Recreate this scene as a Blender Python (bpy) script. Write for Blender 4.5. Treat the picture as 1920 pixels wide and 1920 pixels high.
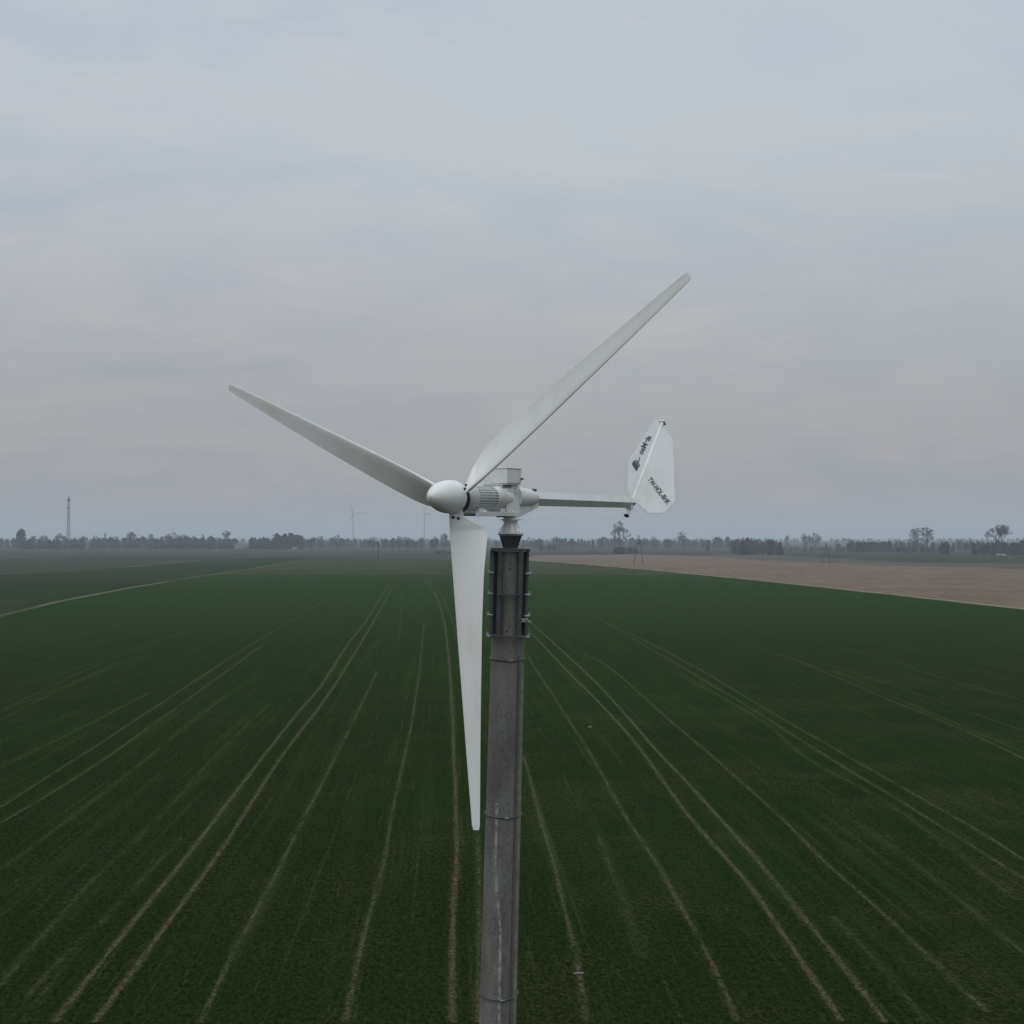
import bpy, bmesh, math, random
from mathutils import Vector, Matrix, noise as mnoise

# ---------------------------------------------------------------- camera, world, sun, exposure
for o in list(bpy.data.objects):
    bpy.data.objects.remove(o)
sc = bpy.context.scene
C = sc.collection
R = math.radians
FOC, CAM_H, PITCH = 2170.0, 20.0, math.atan(49 / 2170.0)      # focal length in photo pixels (1920 wide), height, upward tilt

cam_d = bpy.data.cameras.new("camera")
cam = bpy.data.objects.new("camera", cam_d)
C.objects.link(cam)
cam_d.sensor_width = 36
cam_d.lens = 36 * FOC / 1920
cam_d.clip_start = 0.1
cam_d.clip_end = 60000
cam.location = (0, 0, CAM_H)
cam.rotation_euler = (math.pi / 2 + PITCH, 0, 0)
sc.camera = cam

SUN_EL, SUN_AZ = 58, 205          # azimuth clockwise from +Y (view direction); 200 = behind the camera, slightly left
world = bpy.data.worlds.new("World")
sc.world = world
world.use_nodes = True


class NT:
    """tiny node helper"""
    def __init__(s, tree):
        s.t = tree
        tree.nodes.clear()

    def n(s, kind, props=None, **ins):
        nd = s.t.nodes.new(kind)
        for k, v in (props or {}).items():
            setattr(nd, k, v)
        for k, v in ins.items():
            key = int(k[1:]) if k[0] == 'i' and k[1:].isdigit() else k.replace('_', ' ')
            s.set(nd.inputs[key], v)
        return nd

    def set(s, sock, v):
        if isinstance(v, bpy.types.NodeSocket):
            s.t.links.new(v, sock)
        elif isinstance(v, bpy.types.Node):
            s.t.links.new(v.outputs[0], sock)
        elif isinstance(v, (tuple, list)) and len(v) == 3 and sock.type == 'RGBA':
            sock.default_value = (*v, 1)
        else:
            sock.default_value = v

    def math(s, op, a, b=0.0, c=0.0, clamp=False):
        nd = s.t.nodes.new('ShaderNodeMath')
        nd.operation = op
        nd.use_clamp = clamp
        s.set(nd.inputs[0], a); s.set(nd.inputs[1], b); s.set(nd.inputs[2], c)
        return nd.outputs[0]

    def ramp(s, x, a, b, lo=0.0, hi=1.0):
        nd = s.t.nodes.new('ShaderNodeMapRange')
        nd.interpolation_type = 'SMOOTHSTEP'
        s.set(nd.inputs[0], x)
        nd.inputs[1].default_value = a; nd.inputs[2].default_value = b
        s.set(nd.inputs[3], lo); s.set(nd.inputs[4], hi)
        return nd.outputs[0]

    def mix(s, f, a, b, mode='MIX'):
        nd = s.t.nodes.new('ShaderNodeMix')
        nd.data_type = 'RGBA'
        nd.blend_type = mode
        s.set(nd.inputs[0], f); s.set(nd.inputs[6], a); s.set(nd.inputs[7], b)
        return nd.outputs[2]

    def noise(s, vec, scale, detail=3.0, rough=0.5, dist=0.0, out=0):
        nd = s.t.nodes.new('ShaderNodeTexNoise')
        if vec is not None:
            s.set(nd.inputs['Vector'], vec)
        nd.inputs['Scale'].default_value = scale
        nd.inputs['Detail'].default_value = detail
        nd.inputs['Roughness'].default_value = rough
        nd.inputs['Distortion'].default_value = dist
        return nd.outputs[out]


w = NT(world.node_tree)
sky = w.n('ShaderNodeTexSky', dict(sky_type='NISHITA', sun_disc=False, sun_elevation=R(SUN_EL), sun_rotation=R(SUN_AZ),
                                   air_density=1.6, dust_density=3.0, ozone_density=1.0))
bg_clear = w.n('ShaderNodeBackground', Color=sky, Strength=0.07)
geo = w.n('ShaderNodeTexCoord')
sep = w.n('ShaderNodeSeparateXYZ', Vector=geo.outputs['Generated'])
zc = w.math('MAXIMUM', sep.outputs[2], 0.0)
den = w.math('ADD', zc, 0.30)
comb = w.n('ShaderNodeCombineXYZ', X=w.math('DIVIDE', sep.outputs[0], den), Y=w.math('DIVIDE', sep.outputs[1], den), Z=0.0)
rot = w.n('ShaderNodeMapping', Vector=comb)
rot.inputs['Rotation'].default_value = (0, 0, R(-40))
rot.inputs['Scale'].default_value = (0.9, 1.5, 1)
rot.inputs['Location'].default_value = (3.1, 1.7, 0)
warp = w.noise(rot, 0.8, 2, 0.5, out=1)
wv = w.n('ShaderNodeVectorMath', dict(operation='MULTIPLY_ADD'), i0=warp, i1=(0.9, 0.9, 0.0), i2=rot.outputs[0])
n1 = w.noise(wv, 1.9, 6, 0.58)
n2 = w.noise(wv, 4.3, 6, 0.6)
n4 = w.noise(wv, 8.5, 5, 0.6)
n3 = w.noise(comb, 0.55, 2, 0.5)
soft = w.ramp(w.math('ADD', w.math('MULTIPLY', n1, 0.72), w.math('MULTIPLY', n4, 0.28)), 0.36, 0.62)
col = w.mix(soft, (0.430, 0.485, 0.570), (0.505, 0.540, 0.580))
col = w.mix(w.ramp(n3, 0.42, 0.62, 0.0, 0.55), col, (0.480, 0.545, 0.585))
col = w.mix(w.ramp(n2, 0.54, 0.72, 0.0, 0.26), col, (0.64, 0.60, 0.63))
el = w.ramp(sep.outputs[2], -0.02, 0.40, 0.0, 1.0)       # an overcast sky is dimmer and greyer towards the horizon
col = w.mix(1.0, col, w.mix(el, (0.800, 0.700, 0.645), (1.14, 1.14, 1.12)), 'MULTIPLY')
hi = w.ramp(sep.outputs[2], 0.40, 1.0, 1.0, 1.75)
bg_cloud = w.n('ShaderNodeBackground', Color=col, Strength=hi)
mixs = w.n('ShaderNodeMixShader', Fac=0.93, i1=bg_clear, i2=bg_cloud)
w.n('ShaderNodeOutputWorld', Surface=mixs)

sun_d = bpy.data.lights.new("sun", 'SUN')
sun_d.energy = 0.70
sun_d.angle = R(50)
sun_d.color = (1.0, 0.975, 0.94)
sun = bpy.data.objects.new("sun", sun_d)
C.objects.link(sun)
sd = Vector((math.sin(R(SUN_AZ)) * math.cos(R(SUN_EL)), math.cos(R(SUN_AZ)) * math.cos(R(SUN_EL)), math.sin(R(SUN_EL))))
sun.rotation_euler = sd.to_track_quat('Z', 'Y').to_euler()

sc.view_settings.view_transform = 'Standard'
sc.view_settings.look = 'None'
sc.view_settings.exposure = 0.0
sc.view_settings.gamma = 1.0
sc.view_settings.use_curve_mapping = False
sc.render.engine = 'CYCLES'
sc.cycles.volume_bounces = 1
sc.cycles.transparent_max_bounces = 16


# ---------------------------------------------------------------- helpers
def tag(o, label=None, cat=None, group=None, kind=None):
    if label: o['label'] = label
    if cat: o['category'] = cat
    if group: o['group'] = group
    if kind: o['kind'] = kind
    return o


def mesh_obj(name, verts, faces, mat, parent=None, smooth=False):
    me = bpy.data.meshes.new(name)
    me.from_pydata([tuple(v) for v in verts], [], faces)
    me.update()
    if mat: me.materials.append(mat)
    if smooth:
        for p in me.polygons: p.use_smooth = True
    o = bpy.data.objects.new(name, me)
    C.objects.link(o)
    if parent: o.parent = parent
    return o


def empty(name, loc):
    o = bpy.data.objects.new(name, None)
    o.empty_display_size = 0.5
    C.objects.link(o)
    o.location = loc
    return o


class MB:
    """collects shapes of ONE part"""
    def __init__(s):
        s.v, s.f, s.sm = [], [], []

    def add(s, vs, fs, sm=False):
        b = len(s.v)
        s.v += [Vector(v) for v in vs]
        s.f += [tuple(b + i for i in f) for f in fs]
        s.sm += [sm] * len(fs)

    def box(s, c, ax, ay, az, sx, sy, sz, bev=0.0):
        """c centre; ax ay az unit axes; full sizes; bev chamfers the edges"""
        bm = bmesh.new()
        bmesh.ops.create_cube(bm, size=1)
        for v in bm.verts:
            v.co = Vector((v.co.x * sx, v.co.y * sy, v.co.z * sz))
        if bev > 0:
            bmesh.ops.bevel(bm, geom=list(bm.edges), offset=bev, segments=2, affect='EDGES', profile=0.6)
        bm.verts.ensure_lookup_table()
        vs = [c + ax * v.co.x + ay * v.co.y + az * v.co.z for v in bm.verts]
        fs = [tuple(v.index for v in f.verts) for f in bm.faces]
        bm.free()
        s.add(vs, fs)

    def tube(s, pts, rad, n=12, caps=True, sm=True, up=None):
        """swept ring along points; rad scalar or list"""
        pts = [Vector(p) for p in pts]
        if not isinstance(rad, (list, tuple)): rad = [rad] * len(pts)
        d0 = (pts[-1] - pts[0]).normalized()
        a = up or (Vector((0, 0, 1)) if abs(d0.z) < 0.9 else Vector((1, 0, 0)))
        vs = []
        for i, p in enumerate(pts):
            d = (pts[min(i + 1, len(pts) - 1)] - pts[max(i - 1, 0)]).normalized()
            x = a.cross(d).normalized(); y = d.cross(x).normalized()
            for k in range(n):
                t = 2 * math.pi * k / n
                vs.append(p + (x * math.cos(t) + y * math.sin(t)) * rad[i])
        fs = []
        for i in range(len(pts) - 1):
            for k in range(n):
                fs.append((i * n + k, i * n + (k + 1) % n, (i + 1) * n + (k + 1) % n, (i + 1) * n + k))
        s.add(vs, fs, sm)
        if caps:
            s.add([vs[k] for k in range(n)], [tuple(reversed(range(n)))])
            s.add([vs[(len(pts) - 1) * n + k] for k in range(n)], [tuple(range(n))])

    def loft(s, rings, sm=True, caps=True):
        n = len(rings[0]); vs = [p for r in rings for p in r]; fs = []
        for i in range(len(rings) - 1):
            for k in range(n):
                fs.append((i * n + k, i * n + (k + 1) % n, (i + 1) * n + (k + 1) % n, (i + 1) * n + k))
        s.add(vs, fs, sm)
        if caps:
            s.add(rings[0], [tuple(reversed(range(n)))]); s.add(rings[-1], [tuple(range(n))])

    def quad(s, c, a, b):
        s.add([c - a - b, c + a - b, c + a + b, c - a + b], [(0, 1, 2, 3)])

    def build(s, name, mat, parent=None):
        inv = Matrix.Translation(-parent.location) if (parent and parent.type == 'EMPTY') else None
        vs = [inv @ v for v in s.v] if inv else s.v
        o = mesh_obj(name, vs, s.f, mat, parent)
        for p, m in zip(o.data.polygons, s.sm): p.use_smooth = m
        return o

    def build_in(s, name, mat, parent, origin):
        """child of a mesh part that itself sits under an empty at origin"""
        o = mesh_obj(name, [v - origin for v in s.v], s.f, mat, parent)
        for p, m in zip(o.data.polygons, s.sm): p.use_smooth = m
        return o


def ground(px, py, z=0.0):
    """place on the flat land seen at a pixel of the photograph (1920 px wide)"""
    u, v = (px - 960) / FOC, (960 - py) / FOC
    d = Vector((u, math.cos(PITCH) - v * math.sin(PITCH), math.sin(PITCH) + v * math.cos(PITCH)))
    t = (z - CAM_H) / d.z
    return Vector((d.x * t, d.y * t, z))


def height_at(p, py):
    """height above ground of something standing at p whose top shows at row py"""
    v = (960 - py) / FOC
    return CAM_H + p.y * (math.sin(PITCH) + v * math.cos(PITCH)) / (math.cos(PITCH) - v * math.sin(PITCH))


# ---------------------------------------------------------------- materials
def material(name):
    m = bpy.data.materials.new(name)
    m.use_nodes = True
    return m, NT(m.node_tree)


def finish(t, col, rough=0.8, bump=None, dist=0.02, strength=1.0, metal=0.0, spec=0.5):
    b = t.n('ShaderNodeBsdfPrincipled', Base_Color=col, Roughness=rough, Metallic=metal)
    b.inputs['Specular IOR Level'].default_value = spec
    if bump is not None:
        bn = t.n('ShaderNodeBump', Height=bump, Strength=strength, Distance=dist)
        t.set(b.inputs['Normal'], bn.outputs[0])
    t.n('ShaderNodeOutputMaterial', Surface=b)


def m_paint(name, col, rough=0.38, dirt=0.10):
    m, t = material(name)
    tc = t.n('ShaderNodeTexCoord').outputs['Object']
    mp = t.n('ShaderNodeMapping', Vector=tc); mp.inputs['Scale'].default_value = (1, 1, 0.35)
    a = t.noise(mp, 3.0, 6, 0.62)
    b = t.noise(tc, 40.0, 4, 0.6)
    dirty = tuple(c * k for c, k in zip(col, (0.80, 0.78, 0.72)))
    c = t.mix(t.ramp(a, 0.45, 0.75, 0.0, dirt * 5), col, dirty)
    c = t.mix(t.ramp(b, 0.62, 0.75, 0.0, 0.25), c, tuple(k * 0.82 for k in dirty))
    finish(t, c, t.ramp(a, 0.3, 0.7, rough - 0.06, rough + 0.12), b, 0.0015, 0.25)
    return m


def m_plain(name, col, rough=0.6, metal=0.0, var=0.25, scale=12):
    m, t = material(name)
    tc = t.n('ShaderNodeTexCoord').outputs['Object']
    a = t.noise(tc, scale, 5, 0.6)
    c = t.mix(t.ramp(a, 0.3, 0.7), tuple(k * (1 - var) for k in col), tuple(k * (1 + var) for k in col))
    finish(t, c, rough, metal=metal)
    return m


WHITE = m_paint('white_gelcoat', (0.80, 0.80, 0.79))
WHITE2 = m_paint('white_painted_metal', (0.74, 0.745, 0.74), 0.45, 0.14)
VANE = m_paint('vane_sheet_paint', (0.60, 0.615, 0.615), 0.5, 0.12)
BLACK = m_plain('black_bolt_cap', (0.012, 0.012, 0.014), 0.5)
INK = m_plain('black_vinyl_lettering', (0.02, 0.02, 0.026), 0.5)
STEEL = m_plain('dull_galvanised_steel', (0.085, 0.088, 0.098), 0.5, 0.25, 0.22, 9)
ZINC = m_plain('bright_zinc', (0.30, 0.32, 0.32), 0.45, 0.2, 0.2, 30)
CABLE = m_plain('cable_sheath', (0.075, 0.075, 0.070), 0.6)
FARSTEEL = m_plain('mast_steel', (0.10, 0.10, 0.105), 0.6, 0.0, 0.1, 1)
WOODPOLE = m_plain('weathered_concrete_pole', (0.09, 0.085, 0.075), 0.9, 0.0, 0.15, 1)


def m_concrete():
    m, t = material('weathered_spun_concrete')
    tc = t.n('ShaderNodeTexCoord').outputs['Object']
    mp = t.n('ShaderNodeMapping', Vector=tc); mp.inputs['Scale'].default_value = (1, 1, 0.25)
    a = t.noise(mp, 5.0, 7, 0.68)
    b = t.noise(tc, 38.0, 6, 0.72)
    d = t.noise(tc, 2.3, 3, 0.5)
    st = t.noise(t.n('ShaderNodeMapping', Vector=tc, Scale=(14.0, 14.0, 0.5)), 1.0, 4, 0.6)
    c = t.mix(t.ramp(a, 0.30, 0.72), (0.098, 0.095, 0.086), (0.205, 0.197, 0.178))
    c = t.mix(t.ramp(d, 0.48, 0.66, 0, 0.40), c, (0.205, 0.208, 0.205))
    c = t.mix(t.ramp(st, 0.50, 0.70, 0, 0.22), c, (0.090, 0.088, 0.078))
    c = t.mix(t.ramp(b, 0.53, 0.66, 0, 0.65), c, (0.062, 0.058, 0.050))
    c = t.mix(t.ramp(b, 0.30, 0.45, 0.55, 0.0), c, (0.27, 0.265, 0.25))
    finish(t, c, 0.9, t.math('ADD', b, t.math('MULTIPLY', a, 0.7)), 0.006, 0.6)
    return m


CONC = m_concrete()


def rowcoords(t):
    """x along the drilling direction, u across it: the drills bend gently to the left with distance"""
    g = t.n('ShaderNodeNewGeometry').outputs['Position']
    sp = t.n('ShaderNodeSeparateXYZ', Vector=g)
    dy = t.math('SUBTRACT', sp.outputs[1], 48.0)
    u = t.math('ADD', sp.outputs[0], t.math('MULTIPLY', dy, t.math('ADD', t.math('MULTIPLY', dy, 0.000035), 0.055)))
    return g, u, sp.outputs[1]


def crop_color(t, g, u, y):
    def rows(su, sy):
        return t.n('ShaderNodeCombineXYZ', X=t.math('MULTIPLY', u, su), Y=t.math('MULTIPLY', y, sy), Z=0.0)
    big = t.noise(g, 0.010, 4, 0.6)
    mid = t.noise(g, 0.09, 5, 0.65, 0.6)
    strip = t.noise(rows(0.55, 0.02), 1.0, 5, 0.68)             # drill passes, a few metres wide
    drill = t.noise(rows(3.6, 0.10), 1.0, 4, 0.62)              # single uneven rows
    clump = t.noise(rows(5.5, 2.2), 1.0, 6, 0.72)               # plants bunched along the row
    tuft = t.noise(g, 4.2, 6, 0.78)
    fine = t.noise(g, 15.0, 4, 0.75)
    c = t.mix(t.ramp(clump, 0.36, 0.62), (0.0055, 0.0105, 0.0028), (0.0215, 0.0380, 0.0078))
    c = t.mix(t.ramp(tuft, 0.50, 0.66, 0, 0.62), c, (0.038, 0.064, 0.014))
    c = t.mix(t.ramp(fine, 0.30, 0.46, 0.65, 0), c, (0.0045, 0.0075, 0.0024))
    c = t.mix(t.ramp(fine, 0.58, 0.72, 0, 0.35), c, (0.062, 0.080, 0.024))
    c = t.mix(t.ramp(big, 0.44, 0.62, 0, 0.40), c, (0.015, 0.041, 0.0095))
    c = t.mix(t.ramp(strip, 0.50, 0.70, 0, 0.42), c, (0.034, 0.056, 0.013))
    c = t.mix(t.ramp(strip, 0.30, 0.46, 0.35, 0), c, (0.012, 0.024, 0.007))
    c = t.mix(t.ramp(y, 70, 430, 0.0, 0.55), c, (0.0215, 0.0520, 0.0065))      # denser stand away from the mast; hue also counters the haze's blue cast
    # a slightly open seam every few metres between drill passes, broken along its length
    seam = t.math('ABSOLUTE', t.math('SUBTRACT', t.math('FRACT', t.math('ADD', t.math('DIVIDE', u, 2.9), t.math('MULTIPLY', mid, 0.10))), 0.5))
    seam = t.math('MULTIPLY', t.ramp(seam, 0.0, 0.055, 1.0, 0.0), t.ramp(t.noise(rows(0.4, 0.05), 1.0, 4, 0.7), 0.46, 0.62))
    c = t.mix(t.math('MULTIPLY', seam, t.ramp(clump, 0.40, 0.56, 0.15, 0.6)), c, (0.066, 0.070, 0.030))
    # soil and straw between thin rows
    gap = t.math('MULTIPLY', t.ramp(drill, 0.54, 0.68), t.ramp(clump, 0.44, 0.58))
    thin = t.math('MULTIPLY', t.ramp(mid, 0.42, 0.68), t.ramp(tuft, 0.46, 0.60))
    thin = t.math('MULTIPLY', thin, t.math('MULTIPLY', t.ramp(y, 60, 300, 0.75, 0.0), t.ramp(u, -20, 25, 0.45, 1.0)))
    amt = t.math('MAXIMUM', t.math('MULTIPLY', gap, t.ramp(y, 60, 420, 0.55, 0.18)), thin)
    c = t.mix(amt, c, (0.078, 0.066, 0.032))
    fleck = t.noise(rows(3.2, 1.6), 1.0, 5, 0.8)
    c = t.mix(t.math('MULTIPLY', t.ramp(fleck, 0.635, 0.70), t.ramp(mid, 0.36, 0.60, 0.25, 1.0)), c, (0.125, 0.125, 0.062))
    h = t.math('ADD', t.math('ADD', tuft, t.math('MULTIPLY', fine, 0.5)), t.math('MULTIPLY', clump, 0.6))
    return c, h


def m_crop():
    m, t = material('young_winter_wheat')
    g, u, y = rowcoords(t)
    c, h = crop_color(t, g, u, y)
    finish(t, c, 0.95, h, 0.16, 0.9, spec=0.0)
    return m


def m_track(name, strength, low, soil=(0.112, 0.096, 0.060)):
    m, t = material(name)
    g, u, y = rowcoords(t)
    c, h = crop_color(t, g, u, y)
    uv = t.n('ShaderNodeUVMap').outputs[0]
    sx = t.n('ShaderNodeSeparateXYZ', Vector=uv)
    across = t.math('ABSOLUTE', t.math('SUBTRACT', sx.outputs[0], 0.5))      # 0 centre, 0.5 edge
    n = t.noise(g, 2.2, 5, 0.7)
    n2 = t.noise(g, 0.22, 3, 0.6)
    n3 = t.noise(g, 7.0, 3, 0.7)
    edge = t.math('ADD', across, t.math('ADD', t.math('MULTIPLY', t.math('SUBTRACT', n, 0.5), 0.9), t.math('MULTIPLY', t.math('SUBTRACT', n2, 0.5), 0.5)))
    k = t.ramp(edge, 0.08, 0.30, 1.0, 0.0)
    k = t.math('MULTIPLY', k, t.ramp(n2, 0.36, 0.56, strength * low, strength))
    k = t.math('MULTIPLY', k, t.ramp(n3, 0.36, 0.56, 0.35, 1.0))
    k = t.math('MULTIPLY', k, t.ramp(n, 0.38, 0.56, low, 1.0))
    k = t.math('MULTIPLY', k, t.ramp(y, 150, 480, 1.0, 0.85))
    s = t.mix(t.ramp(n3, 0.35, 0.65), tuple(v * 0.55 for v in soil), tuple(v * 1.3 for v in soil))
    finish(t, t.mix(k, c, s), 0.95, h, 0.10, 0.8, spec=0.0)
    return m


def m_soil(name, a, b, patch=None, sc_=0.05, rows=0.0, patch_amt=0.5, rot_=0.0):
    m, t = material(name)
    g = t.n('ShaderNodeNewGeometry').outputs['Position']
    mp = t.n('ShaderNodeMapping', Vector=g); mp.inputs['Rotation'].default_value = (0, 0, rot_)
    mp.inputs['Scale'].default_value = (1.0, 0.12, 1)
    n = t.noise(g, sc_, 6, 0.65)
    n2 = t.noise(g, 1.3, 5, 0.7)
    r = t.noise(mp, 0.35, 4, 0.6)
    c = t.mix(t.ramp(n, 0.33, 0.67), a, b)
    c = t.mix(t.ramp(n2, 0.35, 0.7, 0, 0.35), c, tuple(v * 0.6 for v in a))
    if rows: c = t.mix(t.ramp(r, 0.4, 0.65, 0, rows), c, tuple(v * 1.35 for v in b))
    if patch:
        n4 = t.noise(g, 0.011, 3, 0.55, 0.5)
        c = t.mix(t.ramp(n4, 0.48, 0.6, 0, patch_amt), c, patch)
    finish(t, c, 0.95, n2, 0.1, 0.5, spec=0.0)
    return m


# ---------------------------------------------------------------- land
LAND = m_soil('far_farmland', (0.036, 0.044, 0.032), (0.056, 0.060, 0.046), (0.085, 0.076, 0.062), 0.006)
BIG = 14000
land = mesh_obj('ground', [(-BIG, -1500, 0), (BIG, -1500, 0), (BIG, BIG, 0), (-BIG, BIG, 0)], [(0, 1, 2, 3)], LAND)
tag(land, kind='structure')


def field(name, pts, z, mat):
    o = mesh_obj(name, [(p[0], p[1], z) for p in pts], [tuple(range(len(pts)))], mat)
    return tag(o, kind='structure')


def gp(*pix):
    return [ground(a, b) for a, b in pix]


CROP = m_crop()
SOIL_R = m_soil('bare_harrowed_soil', (0.130, 0.092, 0.069), (0.190, 0.139, 0.109), (0.135, 0.110, 0.076), 0.03, 0.5, 0.5, R(62))
SOIL_D = m_soil('dark_ploughed_soil', (0.034, 0.040, 0.026), (0.052, 0.054, 0.038), (0.032, 0.050, 0.024), 0.02, 0.3, 0.5, R(80))
OLIVE = m_soil('thin_olive_crop', (0.028, 0.042, 0.014), (0.044, 0.058, 0.020), (0.050, 0.048, 0.024), 0.03, 0.4, 0.6, R(-10))
GREEN2 = m_soil('dense_green_crop', (0.015, 0.028, 0.010), (0.028, 0.044, 0.015), (0.042, 0.042, 0.022), 0.04, 0.3, 0.4, R(-8))
GREEN3 = m_soil('bright_green_crop', (0.030, 0.044, 0.022), (0.044, 0.058, 0.030), None, 0.03, 0.3)
VERGE = m_soil('dry_grass_verge', (0.075, 0.080, 0.045), (0.150, 0.140, 0.090), (0.040, 0.055, 0.022), 0.9, 0.3, 0.75)
GREYSOIL = m_soil('grey_stubble', (0.080, 0.074, 0.060), (0.115, 0.104, 0.084), (0.062, 0.062, 0.046), 0.02, 0.4, 0.5)

VERGE2 = m_soil('pale_headland_grass', (0.150, 0.145, 0.095), (0.235, 0.220, 0.155), None, 0.25, 0.2)
# left verge (a narrow dirt track) and right pale headland, seen as two straight lines
LV = gp((0, 1155), (110, 1128), (240, 1103), (360, 1083), (480, 1065), (585, 1048))
RV = gp((985, 1050), (1100, 1058.5), (1230, 1069.5), (1440, 1090), (1660, 1113.5), (1920, 1142))
dl = (LV[0] - LV[1]).normalized(); LV0 = LV[0] + dl * 420
dr = (RV[-1] - RV[-2]).normalized(); RV0 = RV[-1] + dr * 420
far_y = ground(700, 1078).y
# main field: rows run away from the camera and end in a straight headland
lx = lambda yy: next(a.x + (b.x - a.x) * (yy - a.y) / (b.y - a.y) for a, b in zip([LV0] + LV, LV) if a.y <= yy <= b.y)
main = [(LV0.x, LV0.y), (RV0.x, RV0.y)] + [(p.x, p.y) for p in reversed(RV[1:]) if p.y < far_y]
pr = RV[1] if RV[1].y > far_y else RV[0]
k = next(i for i, p in enumerate(RV) if p.y < far_y)
a, b = RV[k], RV[k - 1]
xr = a.x + (b.x - a.x) * (far_y - a.y) / (b.y - a.y)
main += [(xr, far_y), (lx(far_y), far_y)] + [(p.x, p.y) for p in reversed(LV) if p.y < far_y]
main = [(RV0.x, -300), (RV0.x, RV0.y)] + main[2:] + [(LV0.x, LV0.y), (LV0.x, -300)]
field('wheat_field', main, 0.05, CROP)
# thin olive crop beyond the headland, up to the two verges
oz = [(lx(far_y), far_y), (xr, far_y)] + [(p.x, p.y) for p in reversed(RV[:k])] + [tuple(ground(585, 1048)[:2])]
oz += [(p.x, p.y) for p in reversed(LV[:-1]) if p.y > far_y]
field('olive_crop_field', oz, 0.04, OLIVE)
# left of the verge
field('left_green_field', [tuple(v[:2]) for v in [LV0] + LV + gp((560, 1046), (440, 1047), (370, 1051), (240, 1062), (140, 1072), (-60, 1078), (-700, 1085))] , 0.03, GREEN2)
field('left_ploughed_field', [tuple(v[:2]) for v in gp((-700, 1085), (-60, 1078), (140, 1072), (240, 1062), (370, 1051), (470, 1046), (440, 1042), (200, 1041.5), (90, 1047), (-500, 1052))], 0.045, SOIL_D)
field('right_soil_field', [tuple(v[:2]) for v in [RV0] + RV[::-1] + gp((1000, 1041), (1200, 1040), (1330, 1043), (1440, 1052), (1640, 1059), (1800, 1064), (1990, 1070), (2600, 1085))], 0.042, SOIL_R)
field('right_dark_field', [tuple(v[:2]) for v in gp((1330, 1043), (1440, 1052), (1640, 1059), (1800, 1064), (1990, 1070), (2600, 1085), (2600, 1062), (1920, 1056.5), (1700, 1055), (1560, 1047), (1440, 1040), (1330, 1039.5))], 0.056, GREYSOIL)
field('right_green_field', [tuple(v[:2]) for v in gp((1600, 1045), (1700, 1054.5), (1920, 1056), (2600, 1061), (2600, 1043), (1900, 1041), (1700, 1040))], 0.03, GREEN3)
field('middle_grey_field', [tuple(v[:2]) for v in gp((985, 1049), (1000, 1041), (1200, 1040), (1330, 1039.5), (1440, 1040), (1560, 1047), (1600, 1044.5), (1600, 1037), (1330, 1034), (1000, 1036))], 0.034, SOIL_D)


def ribbon(name, pts, width, z, mat, dense=6.0):
    """strip along a line of ground points, width scalar or (start, end)"""
    P = []
    for a, b in zip(pts, pts[1:]):
        n = max(1, int((b - a).length / dense))
        P += [a.lerp(b, i / n) for i in range(n)]
    P.append(pts[-1])
    vs, fs, uv = [], [], []
    L = 0
    for i, p in enumerate(P):
        d = (P[min(i + 1, len(P) - 1)] - P[max(i - 1, 0)]).normalized()
        nrm = Vector((-d.y, d.x, 0))
        if i: L += (p - P[i - 1]).length
        wd = width if not isinstance(width, tuple) else width[0] + (width[1] - width[0]) * i / (len(P) - 1)
        j = mnoise.noise(Vector((L * 0.06, 0, p.x * 0.02))) * 0.10
        if name == 'verge': wd *= 1 + 0.5 * mnoise.noise(Vector((L * 0.035, 4, 0)))
        vs += [p + nrm * (wd / 2 + j) + Vector((0, 0, z - p.z)), p - nrm * (wd / 2 - j) + Vector((0, 0, z - p.z))]
        uv.append(L)
    for i in range(len(P) - 1):
        fs.append((2 * i, 2 * i + 1, 2 * i + 3, 2 * i + 2))
    o = mesh_obj(name, vs, fs, mat)
    ul = o.data.uv_layers.new(name='UVMap')
    for poly in o.data.polygons:
        for li in poly.loop_indices:
            vi = o.data.loops[li].vertex_index
            ul.data[li].uv = (vi % 2, uv[vi // 2])
    return tag(o, kind='structure')


def smooth_line(pix):
    """unproject and round off with Catmull-Rom"""
    p = gp(*pix)
    out = []
    for i in range(len(p) - 1):
        p0, p1, p2, p3 = p[max(i - 1, 0)], p[i], p[i + 1], p[min(i + 2, len(p) - 1)]
        for s in range(4):
            t = s / 4
            out.append(0.5 * ((2 * p1) + (p2 - p0) * t + (2 * p0 - 5 * p1 + 4 * p2 - p3) * t * t + (3 * p1 - p0 - 3 * p2 + p3) * t ** 3))
    out.append(p[-1])
    return out


ribbon('verge', [LV0] + LV, 2.6, 0.075, VERGE)
ribbon('verge', [RV0] + RV[::-1], 4.2, 0.078, VERGE2)
ribbon('verge', gp((-700, 1085), (-60, 1078.5), (60, 1073.5), (140, 1072)), 7.0, 0.082, VERGE)
ribbon('verge', gp((230, 1063.5), (290, 1058.5), (370, 1051), (440, 1047)), 5.0, 0.082, VERGE)

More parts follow.
